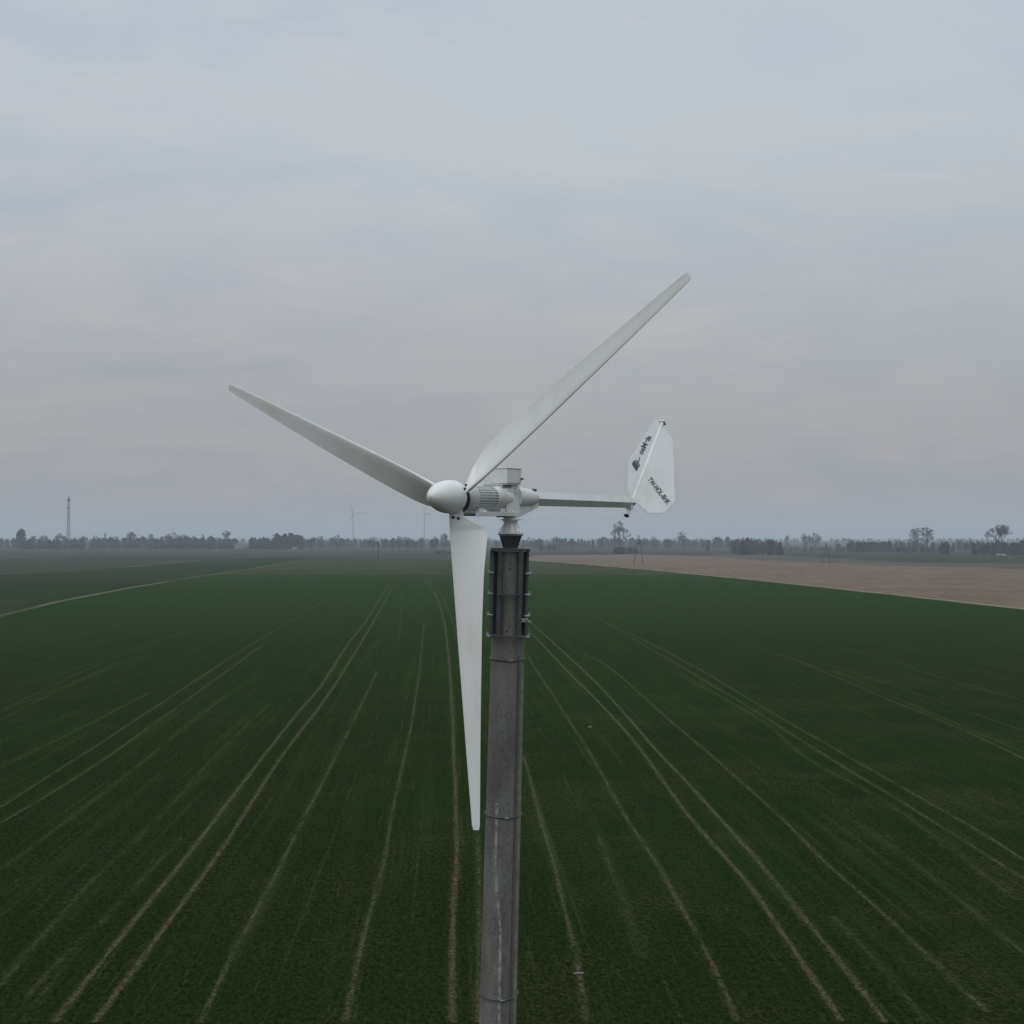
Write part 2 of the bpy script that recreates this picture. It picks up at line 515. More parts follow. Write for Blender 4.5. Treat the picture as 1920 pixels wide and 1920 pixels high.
TR_S = m_track('tramline_soil', 1.0, 0.5)
TR_M = m_track('tramline_faint', 0.85, 0.2)
TR_W = m_track('drill_gap_faint', 0.6, 0.05, (0.085, 0.080, 0.045))
strong = [
    [(101, 1920), (394, 1550), (553, 1344), (600, 1290), (652, 1209), (687, 1163), (717, 1115), (726, 1098)],
    [(176, 1920), (300, 1756), (422, 1583), (539, 1405), (621, 1296), (679, 1202), (712, 1146), (733, 1105)],
    [(848, 1920), (851, 1709), (855, 1592), (852, 1428), (844, 1264), (837, 1196), (831, 1159), (817, 1117), (798, 1088)],
    [(1580, 1920), (1490, 1785), (1410, 1670), (1330, 1577), (1260, 1490), (1200, 1405), (1125, 1320), (1060, 1255), (990, 1180)],
    [(1660, 1920), (1575, 1805), (1480, 1690), (1410, 1605), (1340, 1525), (1280, 1460), (1210, 1385), (1150, 1315), (1080, 1245), (995, 1167)],
]
medium = [
    [(897, 1920), (900, 1750), (893, 1560), (880, 1400), (862, 1236), (852, 1175), (837, 1136), (817, 1100), (800, 1087)],
    [(0, 1515), (187, 1395), (394, 1259), (469, 1210), (567, 1151), (605, 1128)],
    [(0, 1545), (187, 1430), (394, 1282), (492, 1210)],
    [(647, 1920), (684, 1756), (717, 1625), (741, 1498), (769, 1372), (787, 1255), (795, 1166)],
    [(375, 1920), (422, 1822), (492, 1690), (562, 1550), (609, 1461), (656, 1367), (708, 1259)],
    [(980, 1415), (1025, 1575), (1055, 1690), (1080, 1795), (1098, 1920)],
    [(1920, 1650), (1810, 1580), (1660, 1487), (1535, 1410), (1425, 1340), (1335, 1285), (1240, 1230), (1160, 1182), (1110, 1153)],
    [(1920, 1615), (1835, 1560), (1685, 1475), (1600, 1425), (1490, 1362), (1410, 1315), (1310, 1255), (1210, 1202), (1135, 1165)],
    [(1090, 1225), (1140, 1250), (1260, 1355), (1360, 1440), (1460, 1530), (1535, 1605), (1635, 1695), (1735, 1790), (1850, 1900)],
    [(985, 1225), (1050, 1325), (1110, 1420), (1175, 1535), (1235, 1625), (1285, 1715), (1330, 1800), (1385, 1920)],
    [(1920, 1425), (1810, 1372), (1660, 1310), (1560, 1267), (1460, 1227), (1370, 1202)],
]
weak = [
    [(0, 1850), (94, 1742), (197, 1630), (319, 1512), (408, 1414), (506, 1320)],
    [(0, 1634), (131, 1536), (281, 1419), (422, 1306)],
    [(0, 1334), (117, 1278), (234, 1226), (398, 1165)],
    [(0, 1350), (110, 1296), (228, 1240)],
    [(0, 1441), (140, 1372), (280, 1300)],
    [(0, 1225), (120, 1198), (240, 1168)],
    [(1260, 1260), (1410, 1340), (1510, 1420), (1635, 1490), (1760, 1575), (1910, 1690)],
    [(1920, 1412), (1785, 1355), (1660, 1300), (1560, 1257)],
    [(1920, 1315), (1835, 1290), (1760, 1270), (1660, 1237), (1485, 1190)],
    [(1920, 1372), (1760, 1316), (1600, 1262), (1470, 1225)],
    [(1920, 1260), (1780, 1232), (1600, 1196)],
    [(40, 1920), (130, 1800), (230, 1690), (340, 1570)],
    [(0, 1935), (60, 1860), (160, 1755)],
    [(1210, 1800), (1170, 1690), (1120, 1570)],
    [(748, 1200), (752, 1150), (755, 1100)],
    [(1735, 1920), (1640, 1800), (1560, 1720)],
    [(1920, 1790), (1800, 1690), (1700, 1610), (1600, 1540)],
]
for ls, wd, mt, z in ((strong, 0.78, TR_S, 0.068), (medium, 0.74, TR_M, 0.062), (weak, 0.9, TR_W, 0.057)):
    for i, l in enumerate(ls):
        ribbon('wheel_track', smooth_line(l), wd, z + i * 0.0004, mt, 3.0)

# small pale debris on the field
def debris(px, py, n, size, label):
    c = ground(px, py, 0.06)
    rnd = random.Random(px)
    mb = MB()
    for i in range(n):
        p = c + Vector(((i - n / 2) * size * 0.9, rnd.uniform(-0.08, 0.08), 0.03 + rnd.uniform(0, 0.03)))
        a = rnd.uniform(-0.3, 0.3)
        mb.box(p, Vector((math.cos(a), math.sin(a), 0.1)).normalized(), Vector((-math.sin(a), math.cos(a), 0)), Vector((0, 0, 1)),
               size, size * 0.7, size * 0.35, size * 0.1)
    o = mb.build('field_stone', m_plain('pale_stone', (0.15, 0.155, 0.13), 0.8, 0, 0.2, 8))
    return tag(o, label, 'stone')


debris(1088, 1827, 3, 0.17, 'pale flat stones lying across the wheel track right of the mast foot')
debris(1109, 1364, 1, 0.40, 'small pale lone stone in the green crop right of the mast')

# ---------------------------------------------------------------- wind turbine in front
MX0, MY, SL = -0.548, 10.03, 0.0268        # mast foot, depth, lean to the right going up
LEAN = Vector((SL, 0, 1)).normalized()
LX = Vector((1, 0, -SL)).normalized()
LY = Vector((0, 1, 0))


def M(z, x=0.0, y=0.0):
    return Vector((MX0 + SL * z, MY, z)) + LX * x + LY * y


turb = empty('wind_turbine', (MX0, MY, 0))
tag(turb, 'white three-bladed small wind turbine with tail vane on a grey concrete mast, nearest the camera', 'wind turbine')
ORG = Vector((MX0, MY, 0))


def mast_r(z):
    return 0.1435 + (19.1 - z) * 0.0049


mb = MB()
zs = [0.0, 3, 6, 9, 12, 14, 15, 16, 17, 18, 18.6, 19.1, 19.885]
rings = []
for z in zs:
    rr = mast_r(z)
    rings.append([M(z, math.cos(2 * math.pi * k / 48) * rr, math.sin(2 * math.pi * k / 48) * rr) for k in range(48)])
mb.loft(rings)
mast = mb.build('mast', CONC, turb)


def surf(z, ang, off=0.0):
    """point on the mast surface; ang 0 faces the camera, positive to the right"""
    rr = mast_r(z) + off
    return M(z, math.sin(ang) * rr, -math.cos(ang) * rr)


# pale ragged earthing strip on the near side
zp = lambda py: 20 + (1009 - py) * 0.00462
mb = MB()
za, zb = zp(1497), 0.3
rnd = random.Random(4)
n = 560
L_, R_ = [], []
for i in range(n + 1):
    z = za + (zb - za) * i / n
    y_px = 1009 + (20 - z) / 0.00462
    wob = 0.0 if y_px < 1530 else min(1, (y_px - 1530) / 100) * (mnoise.noise(Vector((z * 1.5, 3, 0))) * 0.10 + mnoise.noise(Vector((z * 7, 9, 0))) * 0.03)
    c = -0.36 + wob * 0.6 + 0.38 * min(1, max(0, (y_px - 1600) / 130)) + 0.06 * min(1, max(0, (y_px - 1750) / 150))
    hw = 0.095 * (1 if y_px < 1515 else 0.85) + (0 if y_px < 1520 else mnoise.noise(Vector((z * 16, 1, 5))) * 0.05 + mnoise.noise(Vector((z * 45, 1, 5))) * 0.035)
    L_.append(surf(z, c - hw, 0.004)); R_.append(surf(z, c + hw, 0.004))
vs = [p for pr_ in zip(L_, R_) for p in pr_]
mb.add(vs, [(2 * i, 2 * i + 1, 2 * i + 3, 2 * i + 2) for i in range(n)])
inner = [surf(za + (zb - za) * i / n, 0.0, -0.01) for i in range(n + 1)]
mb.add([L_[0], R_[0], surf(za, -0.27, -0.005), surf(za, -0.45, -0.005)], [(0, 1, 2, 3)])
strip = mb.build('earthing_strip', m_plain('whitish_zinc_strip', (0.23, 0.23, 0.215), 0.85, 0, 0.45, 24), turb)
hb = MB()
p = surf(zp(1503), -0.36, 0.006)
hb.tube([p + Vector((0, 0.003, 0)), p - Vector((0, 0.001, 0))], 0.006, 10)
hb.build_in('strip_hole', BLACK, strip, ORG)

# dark cable and pale conduit down the right-hand side
mb = MB(); mb.tube([surf(z, 0.70, 0.002) for z in [19.0, 18, 17, 16, 12, 6, 0.2]], 0.008, 8)
mb.build('cable', CABLE, turb)
mb = MB(); mb.tube([surf(z, 1.02, 0.0) for z in [18.9, 18, 17, 16, 12, 6, 0.2]], 0.023, 14)
mb.build('conduit', m_plain('grey_conduit', (0.17, 0.17, 0.145), 0.8), turb)

# steel straps round the mast, each with a bright buckle
for yy in (1231, 1519, 1850, 2300, 2900, 3500):
    z = zp(yy)
    if z < 0.5: continue
    mb = MB()
    pts = []
    for k in range(49):
        a = 2 * math.pi * k / 48
        pts.append(surf(z - 0.008 * math.cos(a) - 0.01, a, 0.0075))
    mb.tube(pts, 0.0055, 6, caps=False, up=Vector((0, 0, 1)))
    st = mb.build('strap', STEEL, turb)
    b = MB()
    p = surf(z - 0.018, 0.16, 0.014)
    b.box(p, LX, LY, LEAN, 0.020, 0.016, 0.014, 0.004)
    b.tube([p + LX * 0.008, p + LX * 0.032 + LEAN * 0.004], 0.003, 8)
    b.build_in('buckle', ZINC, st, ORG)

# clamping bracket at the mast head
Z_TOP, Z_MID, Z_BOT = zp(1031), zp(1113), zp(1190)
mb = MB()
mb.box(M(Z_TOP + 0.004), LX, LY, LEAN, 0.335, 0.335, 0.022, 0.003)
mb.build('bracket_plate', STEEL, turb)
for (x, y) in ((-0.088, -0.165), (0.098, -0.165), (-0.088, 0.165), (0.098, 0.165)):
    s = 1 if y > 0 else -1
    mb = MB()
    h = Z_TOP - 0.008 - Z_BOT - 0.002
    zc_ = (Z_TOP - 0.007 + Z_BOT + 0.007) / 2
    sx = 1 if x > 0 else -1
    mb.box(M(zc_, x - sx * 0.006, y), LX, LY, LEAN, 0.032, 0.007, h, 0.0015)        # angle section: face ...
    mb.box(M(zc_, x + sx * 0.0125, y - s * 0.028), LX, LY, LEAN, 0.006, 0.062, h, 0.0015)   # ... and flange
    mb.build('bracket_upright', STEEL, turb)
for z, wd in ((Z_MID, 0.185), (Z_BOT, 0.30)):
    for s in (-1, 1):
        mb = MB()
        mb.box(M(z, 0.003, s * 0.186), LX, LY, LEAN, wd, 0.034, 0.010, 0.002)
        if z == Z_BOT:
            mb.box(M(z, 0.003 - 0.140, s * 0.10), LX, LY, LEAN, 0.02, 0.137, 0.010, 0.002)
            mb.box(M(z, 0.003 + 0.140, s * 0.10), LX, LY, LEAN, 0.02, 0.137, 0.010, 0.002)
        mb.build('bracket_crossbar', STEEL, turb)
for s in (-1, 1):
    mb = MB()
    h = Z_TOP - 0.012 - Z_BOT
    zc_ = (Z_TOP + Z_BOT) / 2 - 0.003
    for yy in (-0.045, -0.020):
        mb.box(M(zc_, s * (0.148 + 0.004 * (s < 0)), yy), LX, LY, LEAN, 0.046 if s < 0 else 0.030, 0.008, h, 0.0015)
    fl = mb.build('clamp_flange', m_plain('greenish_zinc_flange', (0.13, 0.145, 0.138), 0.6, 0.1, 0.2, 12), turb)
    for yy in (1071, 1110, 1149, 1188):
        b = MB()
        p = M(zp(yy), s * 0.176, -0.05)
        b.tube([p + LY * 0.09, p - LY * 0.045], 0.006, 8)
        b.tube([p - LY * 0.008, p - LY * 0.020], 0.013, 6, sm=False)
        b.tube([p + LY * 0.075, p + LY * 0.063], 0.013, 6, sm=False)
        q = M(zp(yy + 3), s * 0.135, -0.125)
        b.tube([q, q + LX * s * 0.05], 0.008, 8)
        b.tube([q + LX * s * 0.022, q + LX * s * 0.036], 0.0135, 6, sm=False)
        b.build_in('bolt', ZINC, fl, ORG)
GAP_SHADE = m_plain('gap_shade_dark', (0.022, 0.024, 0.026), 0.8, 0.1, 0.2, 9)  # near-black plates added to paint the shade between uprights and flanges
for sx in (-1, 1):
    for sy in (-1, 1):
        mb = MB()
        mb.box(M((Z_TOP + Z_BOT) / 2, 0.004 + sx * 0.122, sy * 0.112), LX, LY, LEAN, 0.034, 0.006, Z_TOP - Z_BOT - 0.03, 0.001)
        mb.build('bracket_gap_shade', GAP_SHADE, turb)
# lumpy cable clamp on the right
mb = MB()
p = M(zp(1160), 0.135, -0.15)
mb.box(p, LX, LY, LEAN, 0.048, 0.04, 0.034, 0.010)
mb.box(p + LX * 0.004 + LEAN * 0.010, LX, LY, LEAN, 0.055, 0.046, 0.010, 0.003)
mb.tube([p + LX * 0.02, p + LX * 0.055 - LEAN * 0.016], 0.009, 8)
mb.build('cable_clamp', ZINC, turb)
# drilled holes in the concrete
for (xx, yy) in ((0.006, 1066), (-0.006, 1181)):
    b = MB()
    a = math.asin(xx / 0.14) - 0.03
    p = surf(zp(yy), a, 0.002)
    b.tube([p + LY * 0.01, p - LY * 0.001], 0.0085, 12)
    b.build('drilled_hole', BLACK, turb)
# neck: flared steel cone with ribs
mb = MB()
zb_, zt_ = Z_TOP + 0.016, zp(1004)
mb.tube([M(zb_), M(zt_)], [0.058, 0.092], 24)
for k in range(8):
    a = 2 * math.pi * (k + 0.5) / 8
    dr_ = LX * math.cos(a) + LY * math.sin(a)
    tn = -LX * math.sin(a) + LY * math.cos(a)
    vs = []
    for s in (-0.003, 0.003):
        vs += [M(zb_) + dr_ * 0.05 + tn * s, M(zb_) + dr_ * 0.066 + tn * s, M(zt_) + dr_ * 0.106 + tn * s, M(zt_) + dr_ * 0.085 + tn * s]
    mb.add(vs, [(0, 1, 2, 3), (7, 6, 5, 4), (1, 5, 6, 2), (0, 4, 5, 1), (3, 2, 6, 7), (0, 3, 7, 4)])
mb.tube([M(zt_ + 0.001), M(zt_ + 0.014)], 0.110, 28, sm=False)
mb.build('neck', STEEL, turb)

# local frame of the head: origin hub, D towards the tail, E to the right, W up
PSI, TILT = R(31.9), R(0.9)
HUB = Vector((-0.456, 9.31, 20.313))
D = Vector((math.sin(PSI) * math.cos(TILT), math.cos(PSI) * math.cos(TILT), math.sin(TILT)))
N = -D
E = Vector((math.cos(PSI), -math.sin(PSI), 0))
W = E.cross(D).normalized()
if W.z < 0: W = -W


def L(t, u=0.0, w_=0.0):
    return HUB + D * t + E * u + W * w_


TC = 0.835                      # yaw axis distance behind the hub
# white base cone and yaw flange
mb = MB()
zt2 = zp(1003) + 0.012
c0, c1 = M(zt2 + 0.002), L(TC, 0, -0.185)
rings = []
for f_, rr in ((0.0, 0.112), (0.08, 0.112), (0.92, 0.058), (1.0, 0.056)):
    cc = c0 + (c1 - c0) * f_
    rings.append([cc + Vector((math.cos(R(-84 + q)), math.sin(R(-84 + q)), 0)) * rr * kk for q, kk in ((-4, 1.0), (4, 1.0), (86, 1.0), (94, 1.0), (176, 1.0), (184, 1.0), (266, 1.0), (274, 1.0))])
mb.loft(rings, sm=False)
for k in range(4):
    a = 2 * math.pi * (k + 0.37) / 4
    dr_ = Vector((math.cos(a), math.sin(a), 0)); tn = Vector((-math.sin(a), math.cos(a), 0))
    vs = []
    for s in (-0.004, 0.004):
        vs += [c0 + Vector((0, 0, .010)) + dr_ * 0.05 + tn * s, c0 + Vector((0, 0, .010)) + dr_ * 0.108 + tn * s, c1 + dr_ * 0.056 + tn * s, c1 + dr_ * 0.03 + tn * s]
    mb.add(vs, [(0, 1, 2, 3), (7, 6, 5, 4), (1, 5, 6, 2), (0, 4, 5, 1), (3, 2, 6, 7), (0, 3, 7, 4)])
mb.tube([c0 - Vector((0, 0, 0.0)), c0 + Vector((0, 0, 0.010))], 0.112, 28, sm=False)
for k in range(8):
    a = 2 * math.pi * k / 8
    q = c0 + Vector((math.cos(a) * 0.098, math.sin(a) * 0.098, 0.010))
    mb.tube([q, q + Vector((0, 0, 0.012))], 0.008, 6, sm=False)
mb.build('yaw_base', WHITE2, turb)
mb = MB()
mb.tube([L(TC, 0, -0.188), L(TC, 0, -0.110)], 0.064, 24)
mb.tube([L(TC, 0, -0.172), L(TC, 0, -0.160)], 0.084, 24, sm=False)
for s in (-1, 1):
    mb.box(L(TC + 0.02, s * 0.088, -0.166), D, E, W, 0.05, 0.03, 0.008, 0.002)
mb.build('yaw_bearing', WHITE2, turb)
# head housing
mb = MB()
mb.box(L(TC, 0, 0.008), D, E, W, 0.128, 0.118, 0.245, 0.010)
mb.box(L(TC - 0.115, 0, 0.0), D, E, W, 0.11, 0.145, 0.200, 0.006)
mb.box(L(TC + 0.01, 0.0605, 0.085), D, E, W, 0.05, 0.012, 0.05, 0.004)
mb.box(L(TC - 0.03, 0.0605, -0.03), D, E, W, 0.045, 0.010, 0.10, 0.003)
mb.build('head_housing', WHITE2, turb)
mb = MB()
mb.box(L(TC - 0.075, 0.0, 0.205), D, E, W, 0.230, 0.180, 0.125, 0.006)
mb.box(L(TC - 0.075, 0.0, 0.273), D, E, W, 0.240, 0.190, 0.010, 0.003)
mb.box(L(TC - 0.075, 0.0, 0.137), D, E, W, 0.215, 0.165, 0.010, 0.003)
cbx = mb.build('control_box', WHITE2, turb)
mb = MB()
mb.tube([L(TC + 0.03, 0.093, 0.185), L(TC + 0.03, 0.112, 0.185)], 0.010, 10)
mb.build_in('cable_gland', STEEL, cbx, ORG)
# generator with cooling ribs
GEN = m_paint('ribbed_casting_paint', (0.74, 0.765, 0.75), 0.5, 0.15)
mb = MB()
gw = 0.020
mb.tube([L(0.18, 0, gw), L(0.53, 0, gw)], 0.078, 40)
for k in range(26):
    a = 2 * math.pi * k / 26
    dr_ = E * math.cos(a) + W * math.sin(a); tn = -E * math.sin(a) + W * math.cos(a)
    mb.box(L(0.355, 0, gw) + dr_ * 0.087, D, dr_, tn, 0.30, 0.028, 0.0065)
gen = mb.build('generator', GEN, turb)
mb = MB()
mb.tube([L(0.045, 0, gw), L(0.10, 0, gw), L(0.165, 0, gw), L(0.205, 0, gw)], [0.060, 0.086, 0.104, 0.106], 36)
mb.build_in('end_bell', WHITE2, gen, ORG)
mb = MB()
mb.tube([L(0.500, 0, gw), L(0.512, 0, gw), L(0.60, 0, gw), L(0.62, 0, gw), L(0.70, 0, gw), L(0.765, 0, gw)], [0.098, 0.105, 0.104, 0.092, 0.090, 0.078], 36)
mb.build_in('end_bell', WHITE2, gen, ORG)
mb = MB()
mb.box(L(0.50, 0.0, gw + 0.100), D, E, W, 0.30, 0.09, 0.030, 0.006)
mb.build_in('terminal_box', WHITE2, gen, ORG)
mb = MB()
mb.box(L(0.49, 0, -0.108), D, E, W, 0.66, 0.185, 0.014, 0.003)
for s in (-1, 1):
    mb.box(L(0.49, s * 0.086, -0.120), D, E, W, 0.66, 0.010, 0.030, 0.002)
for t_ in (0.27, 0.60):
    mb.box(L(t_, 0, -0.0855), D, E, W, 0.07, 0.15, 0.030, 0.004)
mb.box(L(0.76, 0, -0.128), D, E, W, 0.12, 0.12, 0.035, 0.004)
mb.build('generator_foot', WHITE2, turb)

# spinner
mb = MB()
rings = []
a_, b_ = 0.268, 0.134
TS = -0.078
for i in range(20):
    s = i / 19
    ph = s * math.pi / 2
    t_ = TS - a_ * math.cos(ph)
    rr = max(0.002, b_ * math.sin(ph) ** 1.2)
    rings.append([L(t_, math.cos(2 * math.pi * k / 40) * rr, math.sin(2 * math.pi * k / 40) * rr + 0.018) for k in range(40)])
for t_, rr in ((TS + 0.035, 0.1345), (TS + 0.052, 0.132), (TS + 0.055, 0.123)):
    rings.append([L(t_, math.cos(2 * math.pi * k / 40) * rr, math.sin(2 * math.pi * k / 40) * rr + 0.018) for k in range(40)])
mb.loft(rings)
mb.build('spinner', WHITE, turb)
mb = MB()
mb.tube([L(TS + 0.055), L(0.032)], 0.075, 24)
mb.tube([L(0.030), L(0.046)], 0.118, 24)
mb.build('hub_plate', STEEL, turb)

# blades
PHI = R(54.0)
CONE = R(3.2)


def lerp_tab(x, tab):
    for (x0, y0), (x1, y1) in zip(tab, tab[1:]):
        if x <= x1: return y0 + (y1 - y0) * max(0, (x - x0)) / (x1 - x0)
    return tab[-1][1]


CH = [(0.06, 0.112), (0.14, 0.118), (0.17, 0.170), (0.205, 0.255), (0.23, 0.288), (0.30, 0.302), (0.6, 0.255), (1.0, 0.216), (1.5, 0.172), (2.0, 0.126), (2.4, 0.088), (2.56, 0.072), (2.60, 0.058)]
LE = [(0.06, -0.058), (0.3, -0.062), (1.0, -0.056), (2.0, -0.044), (2.56, -0.034), (2.60, -0.026)]
TW = [(0.06, 45), (0.25, 41), (0.4, 31), (0.6, 23), (1.0, 15), (1.5, 9.5), (2.0, 6), (2.6, 3)]
THK = [(0.06, 0.26), (0.14, 0.25), (0.25, 0.17), (0.4, 0.155), (1.0, 0.15), (2.6, 0.13)]


def foil(n=15):
    pts = []
    for i in range(n + 1):
        x = 0.5 * (1 + math.cos(math.pi * i / n))
        pts.append((x, 1))
    for i in range(1, n):
        x = 0.5 * (1 - math.cos(math.pi * i / n))
        pts.append((x, -1))
    return pts


FO = foil()
for bi, phi in enumerate((PHI, PHI - 2 * math.pi / 3, PHI + 2 * math.pi / 3)):
    rad = E * math.sin(phi) + W * math.cos(phi)
    tan_ = -E * math.cos(phi) + W * math.sin(phi)          # towards the trailing edge
    rdir = (rad * math.cos(CONE) + N * math.sin(CONE)).normalized()
    base = L(0.0, 0, 0)
    nn = (N - rdir * N.dot(rdir)).normalized()
    rings = []
    st_ = [0.06, 0.10, 0.14, 0.155, 0.17, 0.19, 0.215, 0.235, 0.25, 0.275, 0.30] + [0.35 + 0.075 * i for i in range(30)] + [2.56, 2.58, 2.592, 2.60]
    for r in st_:
        c = lerp_tab(r, CH); le = lerp_tab(r, LE); tw = R(lerp_tab(r, TW)); th = lerp_tab(r, THK) * c
        if r >= 2.58: c *= 1 - (r - 2.57) * 3; th *= 1 - (r - 2.57) * 14
        cv = tan_ * math.cos(tw) - nn * math.sin(tw)
        tv = rdir.cross(cv).normalized()
        if tv.dot(N) < 0: tv = -tv                          # tv points at the wind
        ring = []
        blend = min(1, max(0, (r - 0.13) / 0.12))
        for (x, s) in FO:
            yt = 5 * (0.2969 * math.sqrt(x) - 0.1260 * x - 0.3516 * x * x + 0.2843 * x ** 3 - 0.1036 * x ** 4)
            camb = 0.035 * 4 * x * (1 - x)
            ya = (-camb + s * yt * th / c * (0.85 if s > 0 else 1.1)) * c
            yr = s * 0.5 * th * min(1, 6 * min(x, 1 - x) + 0.35)
            yv = ya * blend + yr * (1 - blend)
            ring.append(base + rdir * (r * 1.002) + cv * (le + x * c) + tv * yv)
        rings.append(ring)
    mb = MB()
    mb.loft(rings)
    bl = mb.build('blade', WHITE, turb)
    bl['label'] = ('blade pointing up and right', 'blade pointing up and left', 'blade hanging down in front of the mast')[bi]
    # black-capped bolts through the root
    tw = R(44)
    cv = tan_ * math.cos(tw) - nn * math.sin(tw)
    tv = rdir.cross(cv).normalized()
    if tv.dot(N) < 0: tv = -tv
    for (rr, cc) in ((0.148, -0.030), (0.158, 0.012)):
        b = MB()
        p = base + rdir * rr + cv * cc + tv * 0.012
        b.tube([p, p + tv * 0.009], 0.0125, 12)
        b.tube([p + tv * 0.009, p + tv * 0.018], 0.008, 6, sm=False)
        b.build_in('bolt', BLACK, bl, ORG)

# boom: cone, gusset and tapering folded-sheet beam
BW = 0.030
mb = MB()
mb.tube([L(TC + 0.06, 0, BW), L(TC + 0.13, 0, BW), L(TC + 0.30, 0, BW - 0.004), L(TC + 0.42, 0, BW - 0.006)], [0.088, 0.090, 0.080, 0.050], 30)
vs = []
for s in (-0.035, 0.035):
    vs += [L(TC + 0.05, s, -0.02), L(TC + 0.05, s, -0.155), L(TC + 0.10, s, -0.145), L(TC + 0.42, s, -0.055), L(TC + 0.42, s, 0.0)]
mb.add(vs, [(0, 1, 2, 3, 4), (9, 8, 7, 6, 5), (0, 5, 6, 1), (1, 6, 7, 2), (2, 7, 8, 3), (3, 8, 9, 4), (4, 9, 5, 0)])
mb.build('boom_root', WHITE2, turb)
mb = MB()
t0, t1 = 1.235, 3.215
rings = []
for t_, sc_, cw in ((t0, 1.0, 0.020), (t1, 0.86, 0.005)):
    prof = [(-0.022, 0.066), (0.022, 0.066), (0.052, 0.000), (0.006, -0.064), (-0.006, -0.064), (-0.052, 0.000)]
    rings.append([L(t_, u * sc_, v * sc_ + cw) for u, v in prof])
mb.loft(rings, sm=False)
boom = mb.build('tail_boom', WHITE2, turb)
mb = MB()
mb.box(L(1.245, 0, 0.095), D, E, W, 0.05, 0.02, 0.03, 0.004)
mb.tube([L(1.235, -0.02, 0.098), L(1.235, 0.02, 0.098)], 0.007, 8)
mb.build_in('boom_lug', STEEL, boom, ORG)

# tail: inclined tube carrying two sheets set in a shallow V
TT = L(3.99); TT.z = 21.259
TB = L(3.235, 0, 0.0); TB.z = 20.379
TD = (TT - TB).normalized()
NR = (Vector((D.x, D.y, 0)).normalized() * TD.z - Vector((0, 0, 1)) * math.hypot(TD.x, TD.y)).normalized()
UR = (E * 0.87 + NR * 0.494).normalized()
UL = (-E * 0.87 + NR * 0.494).normalized()
tail = MB()
low = TB - TD * 0.19
tail.tube([low, TT + TD * 0.01], 0.021, 18)
tail.box(TT + TD * 0.018, TD, E, NR, 0.020, 0.062, 0.062, 0.004)
tl = tail.build('tail_tube', WHITE2, turb)
for q_, r_b in ((TT - TD * 0.01, 0.011), (TB - TD * 0.03, 0.014)):
    b = MB(); b.tube([q_ + E * 0.018, q_ + E * 0.040], r_b, 10)
    b.build_in('hinge_bolt', STEEL, tl, ORG)
b = MB(); b.tube([TB - TD * 0.03 - NR * 0.0, TB - TD * 0.075], 0.030, 16)
b.box(TB - TD * 0.05 - Vector((D.x, D.y, 0)) * 0.035, D, E, W, 0.06, 0.060, 0.085, 0.006)
b.build_in('hinge_block', WHITE2, tl, ORG)
b = MB(); b.box(low - TD * 0.004 - D * 0.01, TD, E, NR, 0.006, 0.050, 0.048, 0.002)
b.tube([low - TD * 0.005, low - TD * 0.018], 0.012, 8)
b.build_in('end_flange', STEEL, tl, ORG)


def vane(U, outline, side):
    """outline: (s along the tube from its top, w outwards)"""
    n_ = TD.cross(U).normalized()
    if n_.dot(Vector((0, -1, 0))) < 0: n_ = -n_
    off = n_ * 0.014
    vs = []
    for k in (0.0025, -0.0025):
        vs += [TT + TD * s + U * w_ + n_ * k + off for s, w_ in outline]
    n = len(outline)
    fs = [tuple(range(n)), tuple(reversed(range(n, 2 * n)))] + [(i, n + i, n + (i + 1) % n, (i + 1) % n) for i in range(n)]
    o = mesh_obj('vane_sheet', [v - ORG for v in vs], fs, VANE, turb)
    # rivets down the tube edge
    for i in range(5):
        r_ = MB()
        p = TT + TD * (-0.16 - i * 0.21) + U * 0.042 + off + n_ * 0.0025
        r_.tube([p, p + n_ * 0.004], 0.006, 8)
        r_.build_in('rivet', WHITE2, o, ORG)
    return o, n_, off


def round_corners(pts, rr):
    out = []
    n = len(pts)
    for i, (p, r) in enumerate(zip(pts, rr)):
        p = Vector((p[0], p[1])); a = Vector(pts[i - 1]); b = Vector(pts[(i + 1) % n])
        if r <= 0: out.append(tuple(p)); continue
        pa = p + (a - p).normalized() * r; pb = p + (b - p).normalized() * r
        for k in range(6):
            t = k / 5
            out.append(tuple(pa * (1 - t) ** 2 + p * 2 * t * (1 - t) + pb * t * t))
    return out


vr, nr_, offr = vane(UR, round_corners([(-0.05, 0.0), (-0.175, 0.163), (-0.985, 0.412), (-1.18, 0.352), (-1.246, 0.198), (-1.14, 0.0)], [0, .012, .025, .05, .02, 0]), 1)
vr['label'] = 'right-hand tail sheet with a line of black lettering'
vl, nl_, offl = vane(UL, round_corners([(0.0, 0.0), (0.155, 0.166), (-0.36, 0.416), (-0.885, 0.19), (-1.14, 0.0)], [0, .01, .02, .02, 0]), -1)
vl['label'] = 'left-hand tail sheet with a black square logo and lettering'


def on_sheet(px, py, n_, off, lift=0.0045):
    """point on a tail sheet behind a pixel of the photograph"""
    u, v = (px - 960) / FOC, (960 - py) / FOC
    d = Vector((u, math.cos(PITCH) - v * math.sin(PITCH), math.sin(PITCH) + v * math.cos(PITCH)))
    o_ = Vector((0, 0, CAM_H)); q = TT + off + n_ * lift
    return o_ + d * ((q - o_).dot(n_) / d.dot(n_))


